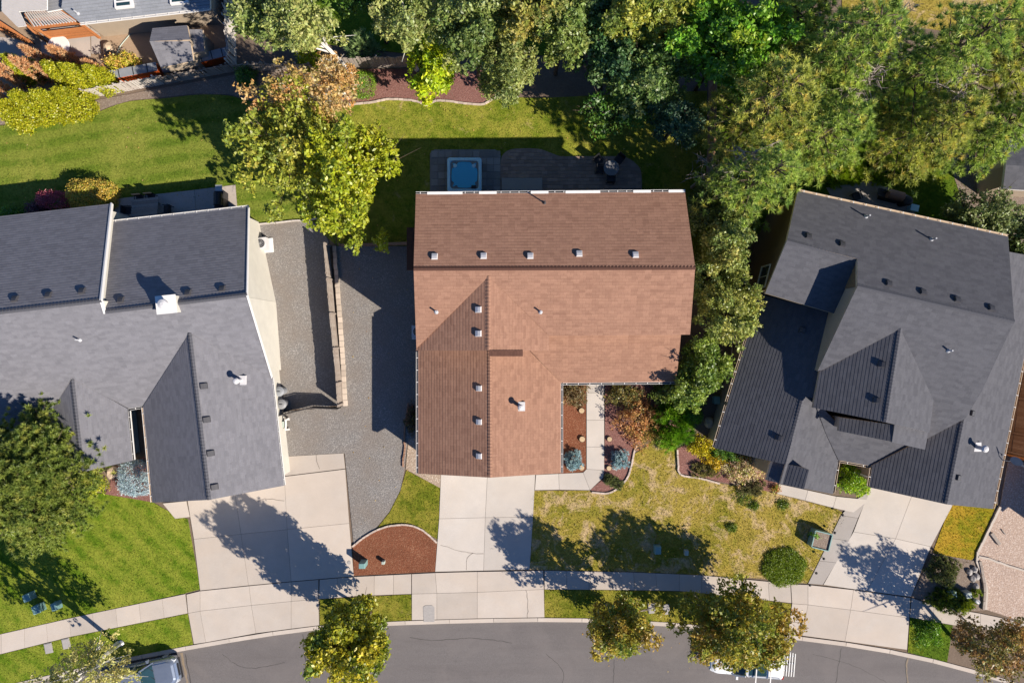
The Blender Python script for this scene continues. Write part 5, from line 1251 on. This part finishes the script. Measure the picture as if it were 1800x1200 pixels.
DG = [(.045, .11, .035), (.07, .15, .05), (.14, .2, .06), (.04, .08, .03)]
MX = [(.16, .20, .04), (.26, .25, .05), (.09, .13, .03), (.40, .27, .06)]
PN = [(.14, .195, .035), (.215, .27, .05), (.085, .135, .03), (.3, .285, .06)]
BS = [(.3, .42, .44), (.4, .52, .53), (.22, .33, .35)]
ST = [(.17, .21, .02), (.10, .14, .02), (.36, .28, .03), (.42, .23, .04)]

# --- trees behind the left and centre gardens
broadleaf('maple_tree', 'bright yellow green tree overhanging the gravel between left and centre gardens', (610, 312), 5.0, (80, 122), 3.6, [(.30, .32, .013), (.22, .27, .016), (.4, .36, .025), (.12, .17, .016)], [4, 3, 2, 1], 900, 14, .17, lobes=13, base=(648, 350))
broadleaf('maple_tree', 'olive yellow tree left of the bright yellow green tree on the rear lawn', (512, 268), 5.6, (94, 100), 3.6, [(.28, .29, .03), (.2, .24, .03), (.38, .33, .05), (.12, .16, .03)], [3, 3, 2, 1.5], 820, 14, .17, lobes=14, base=(545, 300))
broadleaf('maple_tree', 'orange leaved tree at the fence above the large yellow green tree', (530, 172), 6.0, (100, 46), 2.6, OR, [3, 2, 3, 2], 330, 11, .14, base=(572, 205), bark='bark_w', lobes=11)
broadleaf('orange_shrub_tree', 'small sparse orange tree in front of the slat fence', (585, 135), 3.2, (42, 42), 1.6, OR, [3, 1, 1, 3], 190, 10, .13, base=(612, 172), bark='bark_w', lobes=8)
broadleaf('birch_tree', 'pale olive birch with leaning white trunk behind the fence', (530, 40), 8.0, (68, 58), 2.8, OL, [3, 2, 3, 1], 520, 11, .15, base=(622, 136), bark='bark_w', trunk=.16, lobes=12)
broadleaf('birch_tree', 'grey green birch in the top left beside the white trunked birch', (462, 28), 6.5, (50, 60), 2.4, OL, [2, 2, 1, 2], 420, 11, .15, base=(540, 110), bark='bark_w', lobes=10)
broadleaf('birch_tree', 'olive birch with upright white trunk left of the lime tree', (712, 18), 8.0, (62, 60), 2.8, OL, [3, 2, 3, 1], 430, 11, .15, base=(732, 122), bark='bark_w', trunk=.15, lobes=11)
broadleaf('lime_tree', 'small bright lime green tree in the red mulch bed', (762, 112), 3.2, (44, 62), 2.3, [(.30, .40, .01), (.42, .46, .015), (.16, .28, .015), (.5, .45, .02)], [4, 3, 2, 1], 520, 13, .17, base=(772, 155), lobes=12)
broadleaf('poplar_tree', 'feathery olive green tree right of the lime tree', (890, 115), 5.0, (62, 66), 3.2, [(.22, .25, .06), (.15, .19, .05), (.3, .31, .09), (.09, .12, .03)], [3, 3, 2, 1], 820, 12, .14, base=(890, 165), lobes=13)
broadleaf('tall_tree', 'dark olive tree behind the feathery tree at the top', (830, 42), 7.5, (72, 62), 3.0, OL, [2, 3, 1, 3], 700, 12, .16, lobes=14)
broadleaf('tall_tree', 'yellow tipped tree at the top left of centre', (925, 22), 8.0, (60, 55), 3.0, MX, [2, 3, 2, 1.4], 560, 12, .17, lobes=12)
broadleaf('tall_tree', 'mixed green tree at the top above the rear lawn', (990, 45), 7.0, (58, 62), 3.0, [(.14, .2, .04), (.22, .27, .06), (.07, .11, .03), (.33, .3, .08)], [3, 3, 2, 1], 640, 12, .16, lobes=12)
broadleaf('tall_tree', 'dark green tree in the shade right of the rear lawn', (1075, 100), 5.5, (62, 66), 2.6, DG, [2, 3, 2, 1], 620, 12, .16, lobes=12)
broadleaf('tall_tree', 'yellow green maple at the top centre', (1135, 30), 8.0, (78, 62), 3.0, [(.26, .28, .03), (.36, .34, .05), (.14, .19, .03), (.08, .12, .03)], [3, 2, 3, 1.5], 760, 13, .17, lobes=14)
broadleaf('tall_tree', 'mid green tree between dark tree and vivid green maple', (1140, 140), 5.5, (80, 68), 2.8, [(.07, .14, .03), (.12, .19, .04), (.22, .25, .08), (.04, .08, .03)], [3, 3, 1.5, 2], 800, 12, .16, lobes=14)
broadleaf('maple_tree', 'vivid green maple at the top right of centre', (1285, 70), 7.5, (104, 84), 3.4, [(.10, .24, .015), (.17, .32, .02), (.06, .15, .015), (.34, .38, .03)], [4, 3, 3, 1], 1250, 13, .18, lobes=17)
broadleaf('young_tree', 'small blue green tree by the dark fence behind the patio', (1190, 215), 3.5, (52, 46), 2.0, [(.06, .13, .07), (.1, .18, .09), (.17, .22, .1), (.04, .08, .04)], [3, 3, 1, 2], 460, 12, .13, lobes=11)
broadleaf('young_tree', 'thin dark tree casting dappled shade on the rear lawn', (1075, 200), 3.2, (62, 42), 1.8, GR, [2, 2, 1, 3], 260, 10, .14, lobes=11)
broadleaf('tall_tree', 'dark tree crown between the tall rear trees', (1040, 35), 6.0, (48, 50), 2.6, DG, [3, 2, 1, 2], 430, 11, .16, lobes=10)
broadleaf('tall_tree', 'deep green tree at the top edge behind the birches', (640, -20), 7.0, (60, 45), 2.6, GR, [2, 1, 1, 3], 430, 11, .16, lobes=9)
conifer_cone('yellow green conifer behind the fence left of the white trunk', (548, 105), 2.6, .95, [(.33, .36, .01), (.22, .28, .01)], [2, 1], n=380)
shrub('spiky grey green bush behind the slat fence', (640, 92), (30, 26), 2.0, [(.13, .2, .07), (.2, .27, .1)], [1, 1], 200, 16, .16, needle=True)
shrub('round clipped green bush in the red mulch bed', (640, 152), (20, 22), .9, [(.16, .28, .02), (.22, .33, .025), (.1, .2, .02)], [2, 1, 1], 420, 10, .07, clipped=True)
shrub('dark green bush in the shaded bed by the board fence', (436, 138), (20, 22), 1.2, GR, [3, 2, 0.5, 2], 260, 10, .1)
# --- pines at the upper right
for i, (cr, h, rp, l) in enumerate((
    ((1345, 190), 13, (112, 108), 'broad olive pine leaning over the dark board fence'),
    ((1475, 95), 14, (112, 100), 'tall olive pine at the top, left of the bare branches'),
    ((1650, 105), 15, (118, 108), 'tall green pine at the top right, right of the bare branches'),
    ((1768, 110), 14, (78, 95), 'green pine at the top right corner'),
    ((1450, 235), 11, (95, 80), 'pine beside the bright lawn patch behind the charcoal roof'),
    ((1330, 320), 12, (88, 82), 'pine overhanging the northwest corner of the charcoal roof'),
    ((1632, 230), 11, (92, 82), 'pine above the sunny grass behind the charcoal roof'),
    ((1748, 225), 10, (72, 72), 'pine at the right edge above the tan shed'),
    ((1395, 30), 12, (80, 70), 'pine at the top between vivid maple and bare branches'))):
    pine(l, cr, h, rp, PN if i % 3 else [(.18, .2, .035), (.26, .26, .05), (.1, .135, .03), (.35, .28, .07)], [3, 3, 2, 1], levels=12, per=18, group=None, dens=1.15)
pine('dense dark olive pine before the grey roofed house at the left edge', (50, 845), 8.5, (92, 140), [(.085, .115, .02), (.13, .155, .028), (.05, .075, .015), (.19, .19, .04)], [3, 3, 2, 1], levels=15, per=24, needle=.24, dens=2.6)
# --- trees between centre and right houses
broadleaf('slender_tree', 'mixed green slender tree against the northeast corner of the brown roof', (1276, 430), 4.4, (50, 66), 2.6, [(.17, .22, .05), (.27, .29, .07), (.1, .14, .03), (.38, .33, .08)], [3, 3, 2, 1], 620, 12, .14, lobes=13)
broadleaf('slender_tree', 'yellow green slender tree midway along the east side of the brown roof', (1278, 545), 4.4, (50, 68), 2.6, [(.21, .25, .05), (.32, .32, .07), (.11, .15, .03), (.4, .35, .08)], [3, 3, 2, 1], 660, 12, .14, lobes=13)
broadleaf('slender_tree', 'green slender tree at the southeast corner of the brown roof', (1234, 645), 2.8, (42, 54), 1.6, [(.14, .21, .025), (.22, .27, .04), (.07, .12, .02)], [3, 2, 2], 470, 12, .14, lobes=11)
broadleaf('slender_tree', 'small dark tree below the pine beside the brown roof', (1238, 378), 3.2, (40, 52), 2.0, [(.1, .15, .04), (.2, .23, .07), (.05, .08, .02)], [3, 1, 2], 250, 11, .13, lobes=9)
broadleaf('slender_tree', 'dark green low tree filling the gap between the slender trees', (1238, 490), 3.2, (34, 52), 2.0, [(.12, .17, .04), (.22, .26, .06), (.06, .1, .03)], [3, 2, 2], 330, 12, .14, lobes=10)
broadleaf('slender_tree', 'olive tree where the slender row meets the pine', (1290, 385), 4.0, (34, 36), 2.0, [(.19, .23, .05), (.3, .3, .08), (.1, .14, .03)], [3, 2, 2], 330, 12, .14, lobes=10)
broadleaf('slender_tree', 'feathery green tree between the entry bed and the passage', (1205, 688), 2.8, (36, 36), 1.6, [(.13, .2, .025), (.24, .29, .04), (.07, .12, .02)], [3, 2, 2], 300, 12, .13, lobes=10)
broadleaf('bushy_tree', 'bushy olive tree at the rear right corner of the charcoal roof', (1725, 385), 3.0, (66, 52), 1.9, [(.16, .19, .06), (.25, .27, .1), (.1, .13, .04)], [3, 2, 2], 600, 12, .14, lobes=13)
broadleaf('bushy_tree', 'dark green tree at the right edge above the charcoal roof', (1790, 420), 3.0, (40, 50), 1.9, [(.13, .18, .05), (.2, .24, .08), (.07, .1, .03)], [3, 2, 2], 400, 12, .14, lobes=10)
# --- street trees
broadleaf('street_tree', 'green and gold street tree between the left and centre driveways', (618, 1132), 5.0, (66, 72), 3.8, [(.09, .14, .015), (.30, .28, .015), (.16, .2, .02), (.45, .36, .02)], [3, 3, 2, 1.4], 1150, 13, .17, base=(650, 1076), lobes=17)
broadleaf('street_tree', 'orange flecked street tree right of the centre driveway', (1092, 1098), 3.5, (64, 58), 2.6, ST, [3.5, 2.5, 2, 1.7], 620, 12, .15, base=(1068, 1062), lobes=12, bark='twig')
broadleaf('street_tree', 'large orange and green street tree over the white car', (1296, 1098), 3.4, (100, 80), 2.5, ST, [3.5, 2.5, 2, 1.8], 1050, 12, .16, base=(1262, 1056), lobes=15, bark='twig')
broadleaf('street_tree', 'sparse russet street tree in the lower right corner', (1745, 1128), 3.4, (76, 60), 2.3, [(.26, .13, .04), (.17, .18, .04), (.38, .21, .05), (.12, .1, .03)], [3, 3, 1.5, 2], 430, 11, .14, base=(1680, 1122), lobes=12, bark='twig')
broadleaf('street_tree', 'sparse yellow street tree with bare twigs in the lower left corner', (145, 1188), 5.2, (85, 52), 3.0, [(.32, .3, .07), (.24, .25, .07), (.42, .36, .14)], [3, 2, 2], 430, 10, .13, base=(208, 1130), lobes=13, bark='bark_w', trunk=.16)
# --- hedge conifers in the corner garden
GO = [(.27, .27, .008), (.2, .225, .01), (.34, .32, .014)]; DE = [(.52, .27, .13), (.6, .36, .2), (.42, .2, .08)]
for px, h, r_, l in (((52, 212), 3.6, 1.05, 'golden conifer lowest at the left edge of the rear lawn'), ((92, 200), 3.8, 1.05, 'golden conifer left in the large clump by the lawn'), ((124, 197), 3.7, 1.05, 'golden conifer middle of the large clump by the lawn'), ((154, 190), 3.4, 1.0, 'golden conifer right in the large clump by the lawn'),
                     ((138, 148), 3.4, .9, 'golden conifer left in the upper clump near the white table'), ((168, 152), 3.5, .95, 'golden conifer middle of the upper clump near the board fence'), ((198, 150), 3.0, .85, 'golden conifer right in the upper clump beside the orange bench'), ((66, 132), 3.0, .8, 'lone golden conifer among the dead orange ones')):
    conifer_cone(l, px, h, r_*.95, GO, [3, 2, 2], n=1300, per=8, size=.11)
for px, h, r_, l in (((28, 132), 3.6, .62, 'dead orange conifer nearest the deck railing'), ((48, 146), 3.4, .55, 'dead orange conifer above the large golden clump'), ((88, 140), 3.6, .6, 'dead orange conifer beside the lone golden one'), ((100, 120), 3.4, .42, 'thin dead orange conifer left of the white table'), ((132, 112), 2.6, .5, 'dead orange conifer beside the white table'), ((30, 172), 3.2, .55, 'dead orange conifer at the left edge above the lawn'), ((118, 145), 3.0, .4, 'thin dead orange conifer beside the upper golden clump'), ((190, 135), 2.6, .4, 'thin dead orange conifer by the upper clump end')):
    conifer_cone(l, px, h, r_, DE, [3, 2, 1], 'dead_conifer', 260, 7, .13, spiky=True)
for px, l in (((215, 118), 'orange and green shrub nearest the golden clump by the dirt yard'), ((236, 116), 'orange and green shrub farther along the dirt yard')): shrub(l, px, (18, 14), 1.5, [(.5, .3, .08), (.3, .32, .03), (.42, .36, .03)], [2, 1, 2], 240, 10, .11)
# --- shrubs
shrub('clipped golden shrub behind the grey roof', (172, 345), (40, 24), 1.7, [(.42, .3, .05), (.5, .33, .07), (.3, .27, .06), (.28, .32, .04)], [3, 2, 1, 1], 900, 10, .09, clipped=True)
shrub('clipped crimson shrub behind the grey roof', (105, 355), (24, 14), 1.6, [(.36, .07, .1), (.24, .04, .07), (.45, .12, .16)], [2, 2, 1], 520, 10, .08, clipped=True)
shrub('dark purple shrub left of the crimson one', (74, 368), (20, 14), 1.2, [(.07, .03, .05), (.1, .05, .07)], [1, 1], 260, 9, .09)
shrub('dark green clipped shrub left of the purple one', (30, 385), (28, 20), 1.2, GR, [2, 1, .3, 2], 300, 9, .1)
shrub('rounded pale blue spruce in front of the grey roofed house', (245, 838), (27, 29), 1.3, [(.3, .38, .41), (.38, .46, .48), (.22, .3, .33)], [3, 2, 1], 800, 12, .075, clipped=True)
shrub('yellow green mound shrub beside the boulder at the grey roofed house', (163, 850), (30, 26), .8, [(.3, .33, .015), (.22, .27, .015), (.4, .38, .02)], [2, 2, 1], 420, 10, .09)
for px, l in (((1007, 808), 'small blue dwarf spruce left of the front walk'), ((1089, 807), 'small blue dwarf spruce right of the front walk')): shrub(l, px, (15, 16), .75, BS, [2, 2, 1], 190, 16, .085, name='dwarf_spruce', needle=True)
shrub('dark bronze shrub in the corner left of the front walk', (1008, 692), (26, 22), 1.3, [(.16, .11, .05), (.1, .09, .04), (.26, .18, .07)], [2, 2, 1], 300, 10, .1)
shrub('olive shrub under the eave right of the front walk', (1095, 695), (32, 22), 1.2, [(.17, .15, .04), (.28, .2, .05), (.09, .1, .03)], [2, 1, 2], 320, 10, .1)
shrub('copper orange shrub in the entry bed', (1122, 738), (42, 46), 1.4, [(.42, .2, .07), (.5, .28, .1), (.24, .2, .05), (.32, .13, .05)], [3, 2, 1, 1], 560, 11, .1)
shrub('bronze green shrub under the copper shrub', (1140, 762), (26, 18), .9, [(.3, .22, .04), (.18, .18, .03)], [1, 1], 200, 10, .09)
shrub('feathery bright green conifer at the end of the entry bed', (1178, 742), (34, 46), 1.7, [(.13, .27, .012), (.2, .34, .02), (.07, .17, .01)], [3, 2, 2], 330, 20, .19, needle=True, name='feathery_conifer')
for px, r_, l in (((1222, 700), 14, 'clipped green spiral shrub, upper coil'), ((1216, 730), 15, 'clipped green spiral shrub, lower coil')): shrub(l, px, (r_, r_*.9), .9, [(.1, .22, .015), (.15, .28, .02)], [1, 1], 330, 9, .07, clipped=True, name='clipped_shrub')
shrub('green shrub below the southeast corner of the brown roof', (1170, 690), (30, 24), 1.6, [(.13, .19, .03), (.22, .25, .05), (.07, .11, .02)], [2, 1, 2], 330, 10, .11)
shrub('bright yellow shrub at the corner of the charcoal roof', (1232, 785), (22, 20), .8, [(.5, .4, .01), (.36, .33, .015)], [2, 1], 260, 10, .09); shrub('amber shrub beside the hydrangea', (1256, 808), (20, 17), .7, [(.55, .36, .015), (.42, .3, .02)], [2, 1], 220, 10, .09)
shrub('cream and pink flowering hydrangea before the charcoal roofed house', (1304, 822), (42, 28), 1.0, [(.55, .42, .28), (.45, .42, .1), (.5, .3, .2), (.14, .18, .04)], [3, 2, 1.4, 1.6], 560, 9, .1); shrub('green shrub behind the hydrangea', (1268, 797), (30, 16), .9, GR, [2, 2, 1, 1], 240, 10, .1)
shrub('low olive grass clump along the corner bed edge', (1240, 826), (26, 12), .4, [(.2, .19, .06), (.28, .24, .09)], [1, 1], 150, 14, .1, needle=True)
shrub('grey olive clump below the hydrangea', (1318, 856), (24, 12), .45, [(.2, .18, .08), (.14, .14, .06)], [1, 1], 150, 14, .1, needle=True)
shrub('round green juniper mat on the dry lawn', (1378, 996), (38, 33), .35, [(.13, .19, .01), (.18, .235, .014), (.1, .15, .008)], [2, 2, 1], 1700, 12, .065, tight=True, name='ground_cover', cat='shrub')
for px, r_, l in (((1308, 872), 22, 'soft green weed patch below the hydrangea'), ((1326, 888), 9, 'small dark green weed at the lower edge of the weed patch'), ((1377, 886), 12, 'weed tuft near the porch walk'), ((1286, 927), 9, 'lone dark weed in the dry lawn')): shrub(l, px, (r_, r_*.8), .14, [(.14, .19, .015), (.09, .14, .015)], [1, 1], 110, 10, .08, name='weed', cat='weed')
shrub('bright green bush in the courtyard notch of the charcoal roof', (1496, 838), (30, 30), 1.6, [(.2, .33, .01), (.32, .42, .015), (.1, .2, .01)], [2, 2, 2], 560, 11, .11)
shrub('dusty sage shrub beside the right driveway', (1654, 1000), (28, 26), .8, [(.17, .19, .06), (.26, .25, .12), (.1, .12, .04)], [2, 1, 2], 420, 14, .09, needle=True)
shrub('dark ornamental grass by the sidewalk at right', (1662, 1050), (36, 22), .7, [(.13, .18, .02), (.2, .24, .03), (.06, .09, .02)], [2, 2, 2], 420, 14, .1, needle=True, name='ornamental_grass')
shrub('lime ornamental grass by the mint utility box', (1690, 1058), (20, 16), .5, [(.28, .32, .02), (.2, .25, .02)], [1, 1], 220, 14, .09, needle=True, name='ornamental_grass')
shrub('small green tuft between the rocks at right', (1712, 1040), (9, 8), .3, [(.2, .25, .03)], [1], 70, 12, .08, needle=True, name='ornamental_grass')
shrub('lush shrub in the far right verge', (1630, 1112), (26, 26), .35, [(.09, .2, .012), (.15, .26, .015)], [1, 1], 330, 10, .1)
for px, l in (((1072, 842), 'sage tuft at the curved end of the entry bed, left'), ((1085, 850), 'sage tuft at the curved end of the entry bed, right')): shrub(l, px, (10, 9), .35, [(.2, .22, .08), (.14, .16, .06)], [1, 1], 90, 12, .08, needle=True)
shrub('dark shrub in the shaded bed beside the brown roofed house', (724, 735), (12, 26), .8, [(.07, .08, .02), (.1, .06, .05)], [1, 1], 200, 10, .1)
shrub('potted orange flowers at the porch corner', (1362, 858), (8, 7), .4, [(.45, .14, .05), (.2, .25, .03)], [1, 1], 70, 9, .08)
shrub('small green leafy plant in the planter box', (1428, 937), (8, 8), .95, [(.15, .3, .02)], [1], 60, 9, .1)
for px, rp, h, l in (((1480, 300), (40, 30), .5, 'tall sunny grass below the pines behind the charcoal roof'), ((1560, 300), (50, 28), .4, 'rank green grass right of the timber pole')): shrub(l, px, rp, h, [(.2, .3, .015), (.3, .38, .02), (.12, .2, .01)], [2, 2, 1], 420, 12, .13, needle=True, name='tall_grass', cat='grass')
# --- bare branches among the pines
def bare(label, px, zc, r_, n=26, base=None):
    SEED[0] += 1; rng = np.random.default_rng(SEED[0]); c = P(*px, zc); b = Vector((c.x, c.y, 0)); t_ = thing('bare_tree', label, 'tree', b)
    part('trunk', tube_vf([b, c], [.12, .07], 7), 'twig', t_); vf = []
    for i in range(n):
        d = Vector(unit(rng.normal(0, 1, (1, 3)))[0]); d.z = abs(d.z)*.6; s = b.lerp(c, .75+.25*rng.uniform()); m_ = s+d*r_*.55+Vector((0, 0, .3)); e = s+d*r_*rng.uniform(.8, 1.2)+Vector(rng.normal(0, .25, 3))
        vf.append(tube_vf([s, m_, e], [.045, .03, .012], 5))
        for q in range(4):
            s2 = s.lerp(m_, .5).lerp(e, rng.uniform(.3, .9)); e2 = s2+Vector(rng.normal(0, .45, 3)); vf.append(tube_vf([s2, s2.lerp(e2, .5)+Vector(rng.normal(0, .08, 3)), e2], [.02, .014, .006], 4))
    part('branches', cat_vf(*vf), 'twig', t_)
bare('bare grey branched tree at the top among the pines', (1568, 45), 9.5, 1.9, 34); bare('bare twiggy treetop left of the green pine', (1535, 130), 9.0, 1.2, 22); bare('bare twigs at the right beside the green pine', (1720, 115), 9.5, 1.3, 20); bare('bare twiggy shrub tree beside the brown roof and pine', (1250, 300), 4.5, 1.3, 24)
bare('bare twiggy dead top above the large pines', (1690, 150), 10.0, 1.1, 18); bare('bare branches in the broad olive pine', (1330, 265), 9.0, 1.2, 18)

# --- street lamp beside the lower left tree
c = P(213, 1130); t_ = thing('street_lamp', 'pale grey street lamp pole rising beside the silver car', 'street lamp', c)
part('pole', tube_vf([c, c+Vector((0, 0, 6.4)), c+Vector((.1, -.25, 6.9))], [.1, .06, .05], 10), 'steel', t_); part('base_plate', lathe_vf(c, [(.22, 0), (.22, .05), (.12, .12)], 12), 'steel', t_)
part('arm', tube_vf([c+Vector((.1, -.25, 6.85)), c+Vector((.5, -1.4, 7.1))], [.045, .035], 8), 'steel', t_); part('lamp_head', box_vf((c.x+.6, c.y-1.7, 7.08), (.3, .65, .12), R(18), .7), 'steel', t_)

# ================================================================== GRASS BLADES
def scatter(px, n, rng):
    pl_ = np.array([(v.x, v.y) for v in G(px)]); lo, hi = pl_.min(0), pl_.max(0); lim = np.array([[-36, -25], [36, 25]]); lo = np.maximum(lo, lim[0]); hi = np.minimum(hi, lim[1])
    ar = max(0.1, np.prod(hi-lo)); p = rng.uniform(lo, hi, (int(n*ar), 2)); ins = np.zeros(len(p), bool); j = len(pl_)-1
    for i in range(len(pl_)):
        xi, yi = pl_[i]; xj, yj = pl_[j]; cnd = ((yi > p[:, 1]) != (yj > p[:, 1])) & (p[:, 0] < (xj-xi)*(p[:, 1]-yi)/(yj-yi+1e-12)+xi); ins ^= cnd; j = i
    return p[ins]
GL = {'front_lawn_left': 'short green grass of the left front lawn', 'rear_lawn_left': 'short green grass behind the grey roofed house', 'rear_lawn_middle': 'grass behind the brown roofed house', 'dry_front_lawn': 'dry yellow grass of the right front lawn',
      'front_lawn_wedge': 'grass wedge beside the centre driveway', 'verge_left': 'grass of the left verge', 'verge_middle': 'grass of the middle verge', 'verge_right': 'grass of the verge under street trees', 'verge_far_right': 'grass of the far right verge', 'golden_lawn': 'golden grass beside the right driveway', 'rear_lawn_right': 'grass behind the charcoal roofed house', 'dry_field': 'dry grass field at the top right'}
for nm, lb in GL.items():
    px, z, mt = LAWNS[nm]; rng = np.random.default_rng(len(nm)*13+5)
    p = scatter(px, 95 if nm != 'dry_front_lawn' else 120, rng); n = len(p)
    if n == 0: continue
    c3 = np.concatenate([p, np.full((n, 1), z)], 1); d = unit(np.concatenate([rng.normal(0, .75, (n, 2)), rng.uniform(.5, 1.2, (n, 1))], 1))
    b = unit(np.cross(d, rng.normal(0, 1, (n, 3)))); L = rng.uniform(.05, .12, (n, 1))
    V = np.stack([c3-b*.018, c3+b*.018, c3+d*L], 1).reshape(-1, 3); me = fast_mesh('grass', V, 3, np.ones((len(V), 3)), mt)
    tagit(link('grass', me), lb, 'grass', kind='stuff')
# fallen leaves on the dry lawn and road edge
rng = np.random.default_rng(3)
for nm, px, n, lb in (('fallen_leaves', [(1040, 1090), (1400, 1118), (1400, 1190), (1040, 1190)], .9, 'fallen leaves scattered on the road under the street trees'), ('fallen_leaves', LAWNS['dry_front_lawn'][0], 1.2, 'fallen leaves scattered over the dry front lawn'), ('fallen_leaves', LAWNS['rear_lawn_middle'][0], .8, 'fallen leaves on the lawn behind the brown roofed house'), ('fallen_leaves', [(592, 440), (725, 440), (735, 830), (660, 925), (625, 940), (600, 720)], .5, 'fallen leaves on the gravel parking strip'), ('fallen_leaves', LAWNS['rear_lawn_left'][0], .5, 'fallen leaves on the lawn behind the grey roofed house')):
    p = scatter(px, n, rng); c3 = np.concatenate([p, np.full((len(p), 1), -.085 if 'road' in lb else .04)], 1)
    V, col = leaves(rng, c3, pick(rng, OR, [1, 1, 1, 1], len(p)), 1, .0, .09, 6); tagit(link(nm, fast_mesh(nm, V, 4, col, 'leaf')), lb, 'leaves', kind='stuff')
